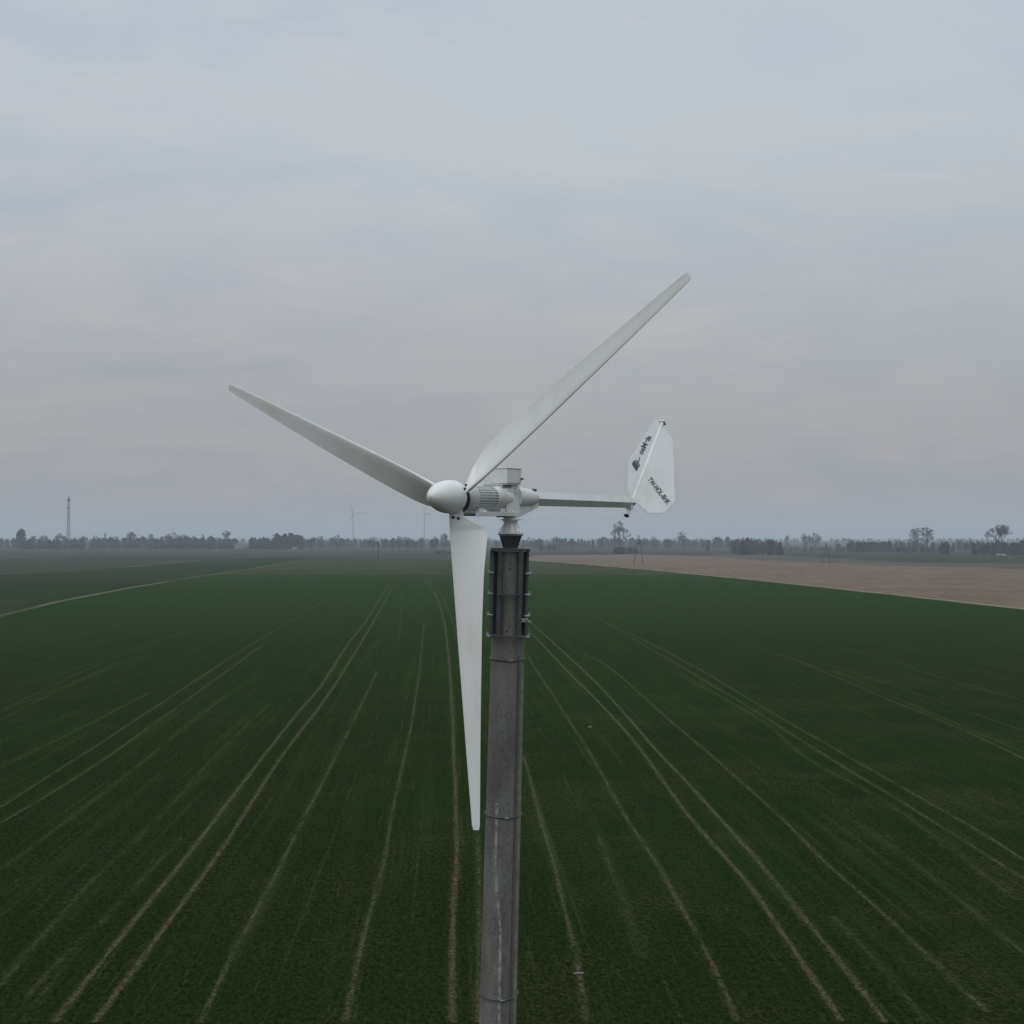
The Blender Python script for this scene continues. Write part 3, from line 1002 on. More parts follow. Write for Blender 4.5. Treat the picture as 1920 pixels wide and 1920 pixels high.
def lettering(txt, n_, off, parent, a, b, hh):
    """txt along the line a-b on a sheet, capitals hh high"""
    cu = bpy.data.curves.new('txt', 'FONT')
    cu.body = txt; cu.size = 1.0; cu.align_x = 'LEFT'; cu.offset = 0.030
    to = bpy.data.objects.new('txt', cu)
    C.objects.link(to)
    dg = bpy.context.evaluated_depsgraph_get()
    me = bpy.data.meshes.new_from_object(to.evaluated_get(dg))
    bpy.data.objects.remove(to)
    xs = [v.co.x for v in me.vertices]; wd = max(xs) - min(xs); x0 = min(xs)
    dx, dy = b[0] - a[0], b[1] - a[1]; ln = math.hypot(dx, dy)
    ux, uy = dy / ln * hh, -dx / ln * hh
    for v in me.vertices:
        x = (v.co.x - x0) / wd; y = v.co.y / 0.7
        v.co = on_sheet(a[0] + dx * x + ux * y, a[1] + dy * x + uy * y, n_, off) - ORG
    me.materials.clear(); me.materials.append(INK)
    o = bpy.data.objects.new('lettering', me)
    C.objects.link(o); o.parent = parent
    return o


lettering('TW-HOL-BHK', nr_, offr, vr, (1213.5, 899.5), (1251, 947), 9.3)
lettering('osMela', nl_, offl, vl, (1204, 853), (1221.5, 819), 9.5)
for poly_ in ([(1189, 862), (1198, 874.5), (1193, 884), (1184.5, 870)], [(1192.5, 861), (1200.5, 873), (1199.3, 875.5), (1191.3, 863.5)], [(1195, 866.5), (1197.5, 862), (1198.5, 857), (1200.3, 857.5), (1199, 863.5), (1196.6, 869)]):
    lm = MB()
    lm.add([on_sheet(x, y, nl_, offl) for x, y in poly_], [tuple(range(len(poly_)))])
    lm.build_in('logo', INK, vl, ORG)

# ---------------------------------------------------------------- far vegetation
def m_veg(name, a, b):
    m, t = material(name)
    oi = t.n('ShaderNodeObjectInfo').outputs['Random']
    g = t.n('ShaderNodeNewGeometry').outputs['Position']
    n = t.noise(g, 0.35, 3, 0.6)
    c = t.mix(t.ramp(n, 0.35, 0.65), a, b)
    c = t.mix(t.math('MULTIPLY', oi, 0.25), c, tuple(v * 0.6 for v in a))
    finish(t, c, 0.9, spec=0.1)
    return m


BARK = m_veg('bare_bark', (0.060, 0.058, 0.056), (0.100, 0.096, 0.092))
TWIG = m_veg('bare_twigs', (0.085, 0.080, 0.076), (0.140, 0.132, 0.124))
EVER = m_veg('dark_conifer_foliage', (0.030, 0.040, 0.040), (0.050, 0.062, 0.056))
BUSH = m_veg('tangled_brown_scrub', (0.065, 0.064, 0.062), (0.105, 0.100, 0.092))


def rv(rnd):
    while True:
        v = Vector((rnd.uniform(-1, 1), rnd.uniform(-1, 1), rnd.uniform(-1, 1)))
        if 0.1 < v.length < 1: return v.normalized()


def tree_mesh(kind, seed):
    """unit-height tree: returns trunk and crown meshes"""
    rnd = random.Random(seed)
    tk, cr = MB(), MB()
    P = dict(round=(0.26, 0.34, 0.60, 5, 0.60), spread=(0.28, 0.44, 0.80, 5, 0.50), tall=(0.25, 0.17, 0.50, 4, 0.75),
             sparse=(0.30, 0.30, 0.55, 5, 0.30), poplar=(0.12, 0.075, 0.20, 4, 1.1), twin=(0.45, 0.40, 0.75, 5, 0.55))[kind]
    fork, wide, ang, depth, dens = P

    def sliver(p, d, ln, wd):
        s = rv(rnd).cross(d)
        if s.length < 0.1: return
        s = s.normalized() * wd
        cr.add([p - s, p + s, p + d * ln], [(0, 1, 2)])

    def grow(p, d, ln, r, lev):
        q = p + d * ln
        bend = p.lerp(q, 0.5) + rv(rnd) * ln * 0.07
        tk.tube([p, bend, q], [r, r * 0.82, r * 0.66], 5 if lev < 2 else 3, caps=False, sm=True)
        if lev >= 2:
            for i in range(int(3 + 5 * dens)):
                t = rnd.random()
                dd = (d * 0.7 + rv(rnd) * 0.9 + Vector((0, 0, 0.25))).normalized()
                sliver(p.lerp(q, t), dd, rnd.uniform(0.03, 0.085), rnd.uniform(0.0016, 0.0036))
        if lev >= depth:
            for i in range(int(5 + 9 * dens)):
                dd = (d * 0.8 + rv(rnd) * 0.95).normalized()
                sliver(q, dd, rnd.uniform(0.03, 0.08), rnd.uniform(0.0016, 0.0036))
            return
        nb = 3 if lev < 3 else 2
        for i in range(nb):
            a = ang * rnd.uniform(0.55, 1.15)
            s = rv(rnd).cross(d).normalized()
            dd = (d * math.cos(a) + s * math.sin(a) + Vector((0, 0, 0.12))).normalized()
            grow(q, dd, ln * rnd.uniform(0.62, 0.82), r * 0.62, lev + 1)
        if kind in ('tall', 'poplar') and lev < 3:
            grow(q, (d + rv(rnd) * 0.12).normalized(), ln * 0.85, r * 0.72, lev + 1)

    if kind == 'poplar':
        for i in range(9):
            z = 0.1 + i * 0.09
            for k in range(5):
                a = rnd.uniform(0, 6.28); dd = Vector((math.cos(a) * 0.3, math.sin(a) * 0.3, 1)).normalized()
                p = Vector((0, 0, z)); ln = rnd.uniform(0.10, 0.2)
                tk.tube([p, p + dd * ln], [0.006, 0.002], 3, caps=False)
                for q in range(14): sliver(p + dd * ln * rnd.random(), (dd + rv(rnd) * 0.5).normalized(), rnd.uniform(0.03, 0.08), 0.003)
        tk.tube([Vector((0, 0, 0)), Vector((0, 0, 1))], [0.014, 0.002], 6, caps=False)
    elif kind == 'twin':
        for s in (-1, 1):
            tk.tube([Vector((s * 0.02, 0, 0)), Vector((s * 0.05, 0, 0.25)), Vector((s * 0.055, 0, 0.46))], [0.026, 0.020, 0.017], 6, caps=False)
            for k in range(4):
                a = rnd.uniform(0, 6.28)
                grow(Vector((s * 0.055, 0, 0.40 + 0.03 * k)), Vector((math.cos(a) * 0.7 + s * 0.5, math.sin(a) * 0.7, 0.85)).normalized(), 0.17, 0.012, 1)
    elif kind == 'tall':
        tk.tube([Vector((0, 0, 0)), Vector((0.01, 0, 0.3)), Vector((0, 0, 0.62)), Vector((0.01, 0, 0.95))], [0.022, 0.017, 0.010, 0.003], 6, caps=False)
        for k in range(17):
            a = 2.4 * k + rnd.uniform(-0.3, 0.3); z0 = 0.20 + 0.70 * k / 16
            t = rnd.uniform(0.35, 0.75)
            grow(Vector((0, 0, z0)), Vector((math.cos(a) * math.sin(t), math.sin(a) * math.sin(t), math.cos(t))), 0.115 * (1.15 - 0.75 * abs(z0 - 0.5)), 0.007, 2)
    else:
        for k in range(5):        # low side limbs
            a = rnd.uniform(0, 6.28); t = rnd.uniform(0.9, 1.3); z0 = fork * rnd.uniform(0.45, 0.9)
            grow(Vector((0, 0, z0)), Vector((math.cos(a) * math.sin(t), math.sin(a) * math.sin(t), math.cos(t) + 0.2)).normalized(), 0.12, 0.008, 2)
        tk.tube([Vector((0, 0, 0)), Vector((rnd.uniform(-.01, .01), 0, fork * 0.5)), Vector((0, 0, fork))], [0.024, 0.019, 0.016], 7, caps=False)
        for k in range(5 if kind != 'sparse' else 4):
            a = 6.28 * k / 5 + rnd.uniform(-0.4, 0.4)
            t = ang * rnd.uniform(0.5, 1.2)
            z0 = fork * rnd.uniform(0.72, 1.0)
            grow(Vector((0, 0, z0)), Vector((math.cos(a) * math.sin(t), math.sin(a) * math.sin(t), math.cos(t))), 0.18 if kind != 'tall' else 0.2, 0.012, 1)
        grow(Vector((0, 0, fork)), Vector((rnd.uniform(-.1, .1), rnd.uniform(-.1, .1), 1)).normalized(), 0.20, 0.013, 1)
    # normalise height to 1 and half width to `wide`
    zmax = sorted(v.z for v in cr.v)[int(len(cr.v) * 0.995)]
    xs = sorted(abs(v.x) for v in cr.v); xm = xs[int(len(xs) * 0.97)]
    for m_ in (tk, cr):
        for v in m_.v:
            v.z /= zmax; v.x *= wide / xm; v.y *= wide / xm
    return tk, cr


def conifer_clump(mb, c, h, w_, n, rnd, round_=False, q=0.05):
    for i in range(n):
        z = rnd.random() ** (0.9)
        rr = (w_ * (1 - z) ** 0.6 if not round_ else w_ * math.sqrt(max(0.02, 1 - (2 * z - 0.85) ** 2 / 1.35))) * rnd.uniform(0.3, 1.05)
        a = rnd.uniform(0, 6.28)
        p = c + Vector((math.cos(a) * rr, math.sin(a) * rr, z * h))
        u = rv(rnd) * h * q * rnd.uniform(0.5, 1.3); v = rv(rnd).cross(u).normalized() * u.length
        mb.quad(p, u, v)


PROTO = {}


def proto(kind, seed):
    if (kind, seed) in PROTO: return PROTO[(kind, seed)]
    if kind == 'conifer':
        rnd = random.Random(seed)
        tk, cr = MB(), MB()
        tk.tube([Vector((0, 0, 0)), Vector((0, 0, 0.5))], [0.02, 0.012], 6, caps=False)
        for _ in range(3):
            o_ = Vector((rnd.uniform(-.12, .12), rnd.uniform(-.12, .12), rnd.uniform(0.03, 0.10)))
            conifer_clump(cr, o_, rnd.uniform(0.72, 0.90), 0.26, 240, rnd, True, 0.05)
        mats = (BARK, EVER)
    else:
        tk, cr = tree_mesh(kind, seed)
        mats = (BARK, TWIG)
    out = []
    for mb_, m_, nm in ((tk, mats[0], 'trunk'), (cr, mats[1], 'crown')):
        me = bpy.data.meshes.new(nm)
        me.from_pydata([tuple(v) for v in mb_.v], [], mb_.f)
        me.materials.append(m_)
        out.append(me)
    PROTO[(kind, seed)] = out
    return out


def tree(px, base, top, kind, seed, label, group=None, wide=1.0, name=None, cat='tree'):
    p = ground(px, base)
    h = height_at(p, top)
    root = empty(name or {'poplar': 'poplar_tree', 'conifer': 'evergreen_tree'}.get(kind, 'bare_tree'), p)
    rnd = random.Random(int(px * 7))
    root.scale = (h * wide, h * wide, h)
    root.rotation_euler = (0, 0, 0 if kind == 'twin' else rnd.uniform(0, 6.28))
    tag(root, label, cat, group)
    for me, nm in zip(proto(kind, seed), ('trunk', 'crown')):
        o = bpy.data.objects.new(nm, me)
        C.objects.link(o); o.parent = root
    return root


GL = 'bare winter trees along the horizon'
# right-hand side
tree(1163, 1036, 977, 'sparse', 11, 'tall sparse bare tree rising beside the A-shaped power pole', GL, 0.95)
tree(1112, 1034, 1012, 'tall', 3, 'small bare tree right of the mast, left of the tall sparse tree', GL, 1.1)
tree(1131, 1031, 1006, 'round', 2, 'faint bare tree just left of the tall sparse tree', GL, 0.9)
tree(1204, 1032, 1009, 'round', 4, 'bare tree just behind the A-shaped power pole on the right', GL)
tree(1226, 1030, 1006, 'spread', 5, 'very faint round-topped bare tree between the power pole and the tail vane', GL)
tree(1252, 1033, 1010, 'round', 6, 'dark-trunked bare tree right under the tail vane', GL)
tree(1279, 1032, 997, 'spread', 5, 'wide fan-crowned bare tree right of the tail vane', GL, 0.85)
tree(1327, 1040, 1012, 'tall', 3, 'small dark bare tree standing alone left of the dense copse', GL, 1.15)
tree(1346, 1031, 1006, 'round', 2, 'faint bare tree between the lone dark tree and the copse', GL, 0.8)
tree(1476, 1031, 1004, 'tall', 8, 'faint slim bare tree just right of the dense copse', GL)
tree(1512, 1031, 1001, 'spread', 7, 'left one of two touching pale flat-topped trees', GL, 0.75)
tree(1529, 1031, 999, 'spread', 6, 'right one of two touching pale flat-topped trees', GL, 0.75)
tree(1573, 1041, 1018, 'sparse', 12, 'small dark leaning tree next to the single power pole', GL, 0.7)
tree(1595, 1032, 1012, 'round', 2, 'faint bare tree left of the dark square wood', GL)
tree(1686, 1036, 1013, 'round', 4, 'rounded bare tree at the right end of the dark square wood', GL, 1.1)
tree(1716, 1036, 990, 'tall', 8, 'left one of a pair of tall narrow bare trees above the H-shaped pole', GL, 1.35)
tree(1738, 1038, 989, 'tall', 9, 'right one of a pair of tall narrow bare trees above the H-shaped pole', GL, 1.5)
tree(1773, 1040, 1013, 'conifer', 2, 'dark dense bushy tree right of the tall pair', GL, 0.9)
tree(1799, 1034, 1012, 'round', 6, 'bare tree just right of the dark bushy tree', GL)
tree(1820, 1034, 1009, 'tall', 3, 'narrow bare tree halfway between the dark bushy tree and the great twin-trunked tree', GL, 1.3)
tree(1842, 1034, 1015, 'round', 2, 'low bare tree left of the great twin-trunked tree', GL)
tree(1875, 1041, 984, 'twin', 21, 'great wide bare tree with two trunks near the right edge', GL, 0.98)
# left and middle
tree(38, 1030, 991, 'conifer', 3, 'tall dense rounded tree at the far left edge', GL, 0.75)
tree(62, 1030, 1005, 'round', 4, 'bare tree just right of the tall dense one at the left edge', GL)
tree(82, 1030, 1004, 'round', 6, 'second bare tree right of the tall dense one at the left edge', GL)
tree(113, 1030, 1000, 'spread', 7, 'broad bare tree immediately left of the radio mast', GL, 0.8)
tree(158, 1030, 1005, 'round', 2, 'low broad bare tree right of the radio mast', GL, 1.2)
tree(181, 1030, 1004, 'spread', 5, 'bare tree between the radio mast and the thin pole-like tree', GL, 0.8)
tree(197, 1030, 999, 'poplar', 1, 'thin pole-like tree some way right of the radio mast', GL)
tree(213, 1030, 1006, 'round', 4, 'low bare tree just right of the thin pole-like tree', GL, 1.2)
tree(247, 1030, 997, 'round', 6, 'faint rounded bare tree standing above the left wood', GL, 0.9)
tree(266, 1030, 1005, 'round', 2, 'small bare tree following the faint rounded one above the left wood', GL)
tree(283, 1030, 1001, 'tall', 8, 'upright bare tree left of the broad swelling in the left wood', GL, 1.3)
tree(312, 1030, 1001, 'spread', 7, 'left tree of the broad swelling in the left wood', GL, 0.8)
tree(329, 1030, 998, 'spread', 5, 'middle and highest tree of the broad swelling in the left wood', GL, 0.9)
tree(348, 1030, 1003, 'round', 4, 'right tree of the broad swelling in the left wood', GL)
tree(363, 1030, 1004, 'tall', 3, 'small upright tree left of the dark slim poplar', GL)
tree(381, 1029, 1002, 'poplar', 2, 'dark slim poplar in the left wood', GL, 1.6)
tree(399, 1029, 1003, 'conifer', 2, 'rounded dense tree right of the dark slim poplar', GL, 0.9)
tree(424, 1030, 995, 'sparse', 12, 'thin high bare tree left of the dark evergreen wood', GL, 0.85)
tree(584, 1033, 1007, 'spread', 7, 'first bare tree right of the dark evergreen wood', GL, 0.8)
tree(602, 1032, 1005, 'tall', 8, 'narrow bare tree, second right of the dark evergreen wood', GL, 1.2)
tree(632, 1032, 1003, 'spread', 6, 'wide bare tree left of the left distant turbine', GL, 0.85)
tree(697, 1034, 1007, 'spread', 5, 'bare tree immediately left of the single pole in the field', GL, 0.8)
tree(722, 1034, 1010, 'sparse', 12, 'thin small bare tree just right of the single pole in the field', GL, 0.7)
tree(736, 1034, 1008, 'round', 2, 'bare tree second right of the single pole in the field', GL, 0.8)
tree(749, 1034, 1005, 'tall', 8, 'upright bare tree between the single pole and the right distant turbine', GL, 1.2)
tree(764, 1034, 1007, 'round', 4, 'round bare tree left of the right distant turbine', GL, 0.9)
tree(778, 1034, 1013, 'sparse', 11, 'low thin tree nearest left of the right distant turbine', GL, 0.8)
tree(791, 1034, 1008, 'tall', 9, 'upright bare tree under the right distant turbine', GL)
tree(815, 1035, 1006, 'spread', 7, 'wide bare tree between the right distant turbine and the hanging blade', GL, 0.7)
tree(834, 1031, 1000, 'round', 6, 'faint rounded tree nearest left of the hanging blade', GL, 0.8)
tree(1012, 1032, 1009, 'round', 2, 'first faint tree right of the mast head', GL)
tree(1048, 1032, 1006, 'spread', 7, 'faint broad tree, second right of the mast head', GL, 0.8)
tree(1072, 1033, 1010, 'round', 4, 'faint tree, third right of the mast head', GL)


def wood(name, px0, px1, base, top, depth, n, label, ever=0.0, seed=1, faces=120, jag=0.35, cat='wood'):
    """a far wood that reads as one mass: n crowns with trunks"""
    rnd = random.Random(seed)
    a, b = ground(px0, base), ground(px1, base)
    h0 = height_at((a + b) / 2, top)
    mb, me_ = MB(), MB()
    for i in range(n):
        t = (i + rnd.random()) / n
        p = a.lerp(b, t) + Vector((0, rnd.uniform(0, depth), 0))
        pr_ = 1 + jag * mnoise.noise(Vector((t * n * 0.22, seed, 0)))
        h = h0 * pr_ * rnd.uniform(0.78, 1.06)
        wd = h * rnd.uniform(0.22, 0.36)
        tgt = me_ if rnd.random() < ever else mb
        if tgt is me_:
            conifer_clump(tgt, p, h, wd, faces, rnd, rnd.random() < 0.6, 0.07)
        else:
            mb.tube([p, p + Vector((0, 0, h * 0.6))], [h * 0.018, h * 0.01], 4, caps=False)
            for k in range(faces):
                z = rnd.random()
                rr = wd * math.sqrt(max(0.05, 1 - (2 * z - 1) ** 2)) * rnd.uniform(0.2, 1)
                an = rnd.uniform(0, 6.28)
                q = p + Vector((math.cos(an) * rr, math.sin(an) * rr, h * (0.16 + 0.8 * z)))
                dd = Vector((math.cos(an) * 0.4, math.sin(an) * 0.4, 1)) + rv(rnd) * 0.6
                s = rv(rnd).cross(dd).normalized() * h * rnd.uniform(0.008, 0.022)
                mb.add([q - s, q + s, q + dd * h * rnd.uniform(0.05, 0.11)], [(0, 1, 2)])
    o = MB()
    o.add(mb.v, mb.f); k = len(o.f)
    o.add(me_.v, me_.f)
    ob = o.build(name, BUSH)
    ob.data.materials.append(EVER)
    for i, p in enumerate(ob.data.polygons):
        if i >= k: p.material_index = 1
    return tag(ob, label, cat, None, 'stuff')


wood('distant_wood', -60, 36, 1028, 1010, 60, 40, 'bluish wood at the left edge of the horizon', 0.3, 1)
wood('hedge_wood', 33, 148, 1030, 1012.5, 30, 75, 'dark low wood in front of the radio mast', 0.75, 2, 130, 0.15)
wood('distant_wood', 145, 300, 1029, 1009.5, 70, 90, 'long wood right of the radio mast', 0.35, 3, 110, 0.3)
wood('distant_wood', 290, 432, 1030, 1009, 60, 90, 'thick wood left of the pale farmhouse', 0.55, 4, 120, 0.3)
wood('evergreen_wood', 462, 520, 1030, 1010, 50, 45, 'left lower part of the dark evergreen wood right of the farmhouse', 0.85, 5, 160, 0.15)
wood('evergreen_wood', 508, 556, 1030, 1002.5, 50, 40, 'higher right part of the dark evergreen wood', 0.95, 6, 170, 0.15)
wood('far_treeline', -300, 900, 1019, 1009.5, 400, 520, 'hazy far tree belt across the left and middle horizon', 0.6, 7, 60, 0.35)
wood('far_treeline', 540, 1000, 1027, 1013, 200, 260, 'hazy tree belt behind the middle of the fields', 0.45, 8, 90, 0.7)
wood('far_treeline', 880, 2250, 1019, 1009.5, 400, 560, 'hazy far tree belt across the right horizon', 0.6, 9, 60, 0.35)
wood('far_treeline', 990, 1420, 1027, 1013, 200, 250, 'hazy tree belt between the mast head and the copse', 0.45, 10, 90, 0.7)
wood('far_treeline', 1690, 1860, 1033, 1017, 80, 70, 'low hazy belt left of the great twin-trunked tree', 0.4, 11, 90, 0.35)
wood('low_scrub', 1012, 1050, 1032, 1022, 20, 22, 'dark low scrub right of the mast head', 0.4, 12, 110, 0.2, 'scrub')
wood('low_scrub', 1154, 1196, 1038.5, 1027, 12, 22, 'dark scrub at the foot of the tall sparse tree', 0.7, 13, 130, 0.25, 'scrub')
wood('copse', 1382, 1468, 1041, 1012, 40, 46, 'dense brown copse at the edge of the bare soil field', 0.2, 14, 260, 0.25, 'copse')
wood('low_scrub', 1470, 1600, 1033.5, 1025, 40, 60, 'low hedge line between the copse and the square wood', 0.3, 15, 70, 0.3, 'scrub')
wood('square_wood', 1603, 1676, 1035, 1017, 45, 60, 'dark flat-topped wood on the right', 0.9, 16, 170, 0.08)
wood('low_scrub', 1680, 1790, 1037, 1027, 20, 55, 'scrub under the pair of tall narrow trees', 0.4, 17, 90, 0.3, 'scrub')
wood('farm_trees', 1852, 1990, 1041, 1017, 60, 70, 'dense farm trees behind the great twin-trunked tree', 0.5, 18, 130, 0.3)
wood('low_scrub', 816, 846, 1038.5, 1033, 10, 22, 'very low dark clump just left of the hanging blade', 0.9, 19, 80, 0.1, 'scrub')
wood('low_scrub', 1458, 1469, 1041, 1034, 6, 8, 'dark little mound at the right end of the copse', 0.9, 20, 90, 0.1, 'scrub')

# ---------------------------------------------------------------- buildings and vehicles far away
PALE = m_plain('pale_render', (0.24, 0.24, 0.235), 0.9, 0, 0.1, 0.5)
PINKISH = m_plain('buff_render', (0.12, 0.112, 0.108), 0.9, 0, 0.1, 0.5)
ROOFM = m_plain('grey_brown_roof', (0.11, 0.09, 0.085), 0.9, 0, 0.15, 0.5)
GLASS = m_plain('dark_pane', (0.03, 0.035, 0.04), 0.2, 0, 0.1, 0.5)


def house(px, base, wid, dep, eave, ridge, label, wall, rz=0.0, nwin=3, roofm=None):
    p = ground(px, base)
    r = empty('farmhouse', p); r.rotation_euler.z = rz
    tag(r, label, 'house')
    X, Y, Z = Vector((1, 0, 0)), Vector((0, 1, 0)), Vector((0, 0, 1))
    hx, hy = wid / 2, dep / 2

    def put(mb, nm, mat, par=r):
        return mesh_obj(nm, mb.v, mb.f, mat, par)
    m = MB()
    m.add([(-hx, -hy, 0), (hx, -hy, 0), (hx, hy, 0), (-hx, hy, 0), (-hx, -hy, eave), (hx, -hy, eave), (hx, hy, eave), (-hx, hy, eave), (-hx, 0, ridge - .25), (hx, 0, ridge - .25)],
          [(0, 1, 5, 4), (1, 2, 6, 9, 5), (2, 3, 7, 6), (3, 0, 4, 8, 7)])
    put(m, 'wall', wall)
    m = MB()
    e = 0.5
    dz = (ridge - eave) / hy * e
    for s in (-1, 1):
        m.add([(-hx - e, s * (hy + e), eave - dz), (hx + e, s * (hy + e), eave - dz), (hx + e, 0, ridge), (-hx - e, 0, ridge),
               (-hx - e, s * (hy + e), eave - dz - .2), (hx + e, s * (hy + e), eave - dz - .2), (hx + e, 0, ridge - .2), (-hx - e, 0, ridge - .2)],
              [(0, 1, 2, 3), (7, 6, 5, 4), (0, 4, 5, 1), (1, 5, 6, 2), (3, 2, 6, 7), (0, 3, 7, 4)])
    ro = put(m, 'roof', roofm or ROOFM)
    m = MB(); m.box(Vector((hx * 0.4, 0.4, ridge + 0.3)), X, Y, Z, 0.8, 0.8, 1.6, 0.05)
    put(m, 'chimney', PINKISH, ro)
    for i in range(nwin):
        x = -hx + wid * (i + 0.5) / nwin
        m = MB(); m.box(Vector((x, -hy - 0.02, eave * 0.55)), X, Y, Z, 1.2, 0.12, 1.4, 0.02)
        put(m, 'window', GLASS)
    return r


house(447, 1032, 13, 10, 3.0, 11.0, 'pale farmhouse with a gabled roof between two dark woods on the left', PINKISH, R(25), 3, m_plain('pale_tile', (0.13, 0.122, 0.12), .9))
house(552, 1031, 7, 6, 2.8, 4.6, 'tiny pale shed at the right end of the dark evergreen wood', PALE, R(10), 1, m_plain('light_sheet_roof', (0.15, 0.155, 0.16), .8))
house(1915, 1040, 12, 8, 3.6, 6.2, 'whitish farm building at the right edge behind the big tree', PALE, R(-12), 3, m_plain('light_sheet_roof', (0.26, 0.28, 0.30), .8))
house(1899, 1037, 5, 5, 2.8, 4.4, 'small white outbuilding right of the great twin-trunked tree', PALE, R(-5), 1, m_plain('light_sheet_roof', (0.34, 0.34, 0.34), .8))


def van(px, base, rz, label, hh=2.3, ll=5.2):
    p = ground(px, base)
    r = empty('parked_van', p); r.rotation_euler.z = rz
    tag(r, label, 'van', 'white vans parked by the farm')
    prof = [(-ll / 2, 0.45), (-ll / 2, hh), (ll * 0.22, hh), (ll * 0.34, hh * 0.62), (ll / 2, hh * 0.52), (ll / 2, 0.45)]
    m = MB(); n = len(prof)
    vs = [(x, -0.95, z) for x, z in prof] + [(x, 0.95, z) for x, z in prof]
    m.add(vs, [tuple(range(n)), tuple(reversed(range(n, 2 * n)))] + [(i, i + n, (i + 1) % n + n, (i + 1) % n) for i in range(n)])
    mesh_obj('body', m.v, m.f, m_plain('white_van_paint', (0.42, 0.42, 0.43), 0.4, 0, 0.05), r)
    for s in (-1, 1):
        m = MB(); m.add([(ll * 0.04, s * 0.965, hh * 0.62), (ll * 0.20, s * 0.965, hh * 0.62), (ll * 0.18, s * 0.965, hh * 0.9), (ll * 0.04, s * 0.965, hh * 0.9)], [(0, 1, 2, 3)])
        mesh_obj('window', m.v, m.f, GLASS, r)
        for x in (-ll * 0.3, ll * 0.3):
            m = MB(); m.tube([Vector((x, s * 0.75, 0.36)), Vector((x, s * 1.0, 0.36))], 0.36, 14)
            mesh_obj('wheel', m.v, m.f, BLACK, r)


van(1855, 1040.5, R(8), 'white van standing alone, left of the great tree')
van(1873, 1042, R(-5), 'white van directly under the great tree, left of two')
van(1883, 1042, R(4), 'white van directly under the great tree, right of two')

# ---------------------------------------------------------------- poles and masts
def insul(r, p, n, span, along):
    for i in range(n):
        m = MB(); q = p + along * (span * (i / (n - 1) - 0.5))
        m.tube([q - Vector((0, 0, 0.5)), q + Vector((0, 0, 0.45))], [0.10, 0.06], 6)
        mesh_obj('insulator', m.v, m.f, WOODPOLE, r)


def pole(px, base, top, kind, label):
    p = ground(px, base)
    h = height_at(p, top)
    r = empty('power_pole', p)
    tag(r, label, 'power pole', 'power poles across the fields')
    X, Y, Z = Vector((1, 0, 0)), Vector((0, 1, 0)), Vector((0, 0, 1))
    hw = h * 0.14

    def leg(a, b, ra=0.32, rb=0.2):
        m = MB(); m.tube([a, b], [ra, rb], 8)
        mesh_obj('leg', m.v, m.f, WOODPOLE, r)
    if kind == 'A':
        leg(Vector((-hw * 1.15, 0, 0)), Vector((0, 0, h * 0.96))); leg(Vector((hw * 1.15, 0, 0)), Vector((0.3, 0, h)))
        m = MB(); m.box(Vector((0, 0, h * 0.45)), X, Y, Z, hw * 1.5, 0.3, 0.5, 0.03)
        mesh_obj('brace', m.v, m.f, WOODPOLE, r)
        m = MB(); m.box(Vector((0, 0, h * 0.84)), X, Y, Z, 0.35, 3.4, 0.3, 0.03)
        g_ = MB(); g_.box(Vector((0.2, 0, h * 0.70)), X, Y, Z, 1.4, 1.4, 1.2, 0.05); mesh_obj('switch_box', g_.v, g_.f, WOODPOLE, r)
    elif kind == 'H':
        leg(Vector((-1.5, 0, 0)), Vector((-1.4, 0, h))); leg(Vector((1.5, 0, 0)), Vector((1.4, 0, h)))
        m = MB(); m.box(Vector((0, -0.1, h * 0.965)), X, Y, Z, 4.4, 0.35, 0.4, 0.03)
        g_ = MB(); g_.box(Vector((0, -0.1, h * 0.80)), X, Y, Z, 3.4, 0.9, 1.3, 0.05); mesh_obj('transformer', g_.v, g_.f, WOODPOLE, r)
    elif kind == 'T':
        leg(Vector((0, 0, 0)), Vector((0, 0, h)))
        m = MB(); m.box(Vector((0, 0, h * 0.95)), X, Y, Z, 3.6, 0.22, 0.25, 0.03)
    else:
        leg(Vector((0, 0, 0)), Vector((0, 0, h)), 0.3, 0.22)
        m = MB(); m.box(Vector((0, 0, h * 0.90)), Vector((0.35, 0.94, 0)), Vector((-0.94, 0.35, 0)), Z, 2.6, 0.3, 0.3, 0.03)
        g_ = MB(); g_.box(Vector((0, 0, h * 0.83)), X, Y, Z, 0.9, 0.8, 1.4, 0.04); mesh_obj('switch_box', g_.v, g_.f, WOODPOLE, r)
    insul(r, Vector((0, -0.2, h * 0.97)), 3, 2.4, Vector((0.9, 0.3, 0)).normalized())
    mesh_obj('crossarm', m.v, m.f, WOODPOLE, r)


pole(709, 1067, 1013, 'S', 'dark single pole standing in the olive field left of the hanging blade')
pole(1197, 1057, 1003, 'A', 'A-shaped pole in the bare soil right of the mast head')
pole(1549, 1058, 1018, 'A', 'smaller A-shaped pole beside a single pole on the right')
pole(1567.5, 1054, 1014, 'T', 'slim single pole with a crossarm right of the smaller A-shaped pole')
pole(1730, 1056, 1025, 'H', 'H-shaped twin pole below the pair of tall narrow trees')

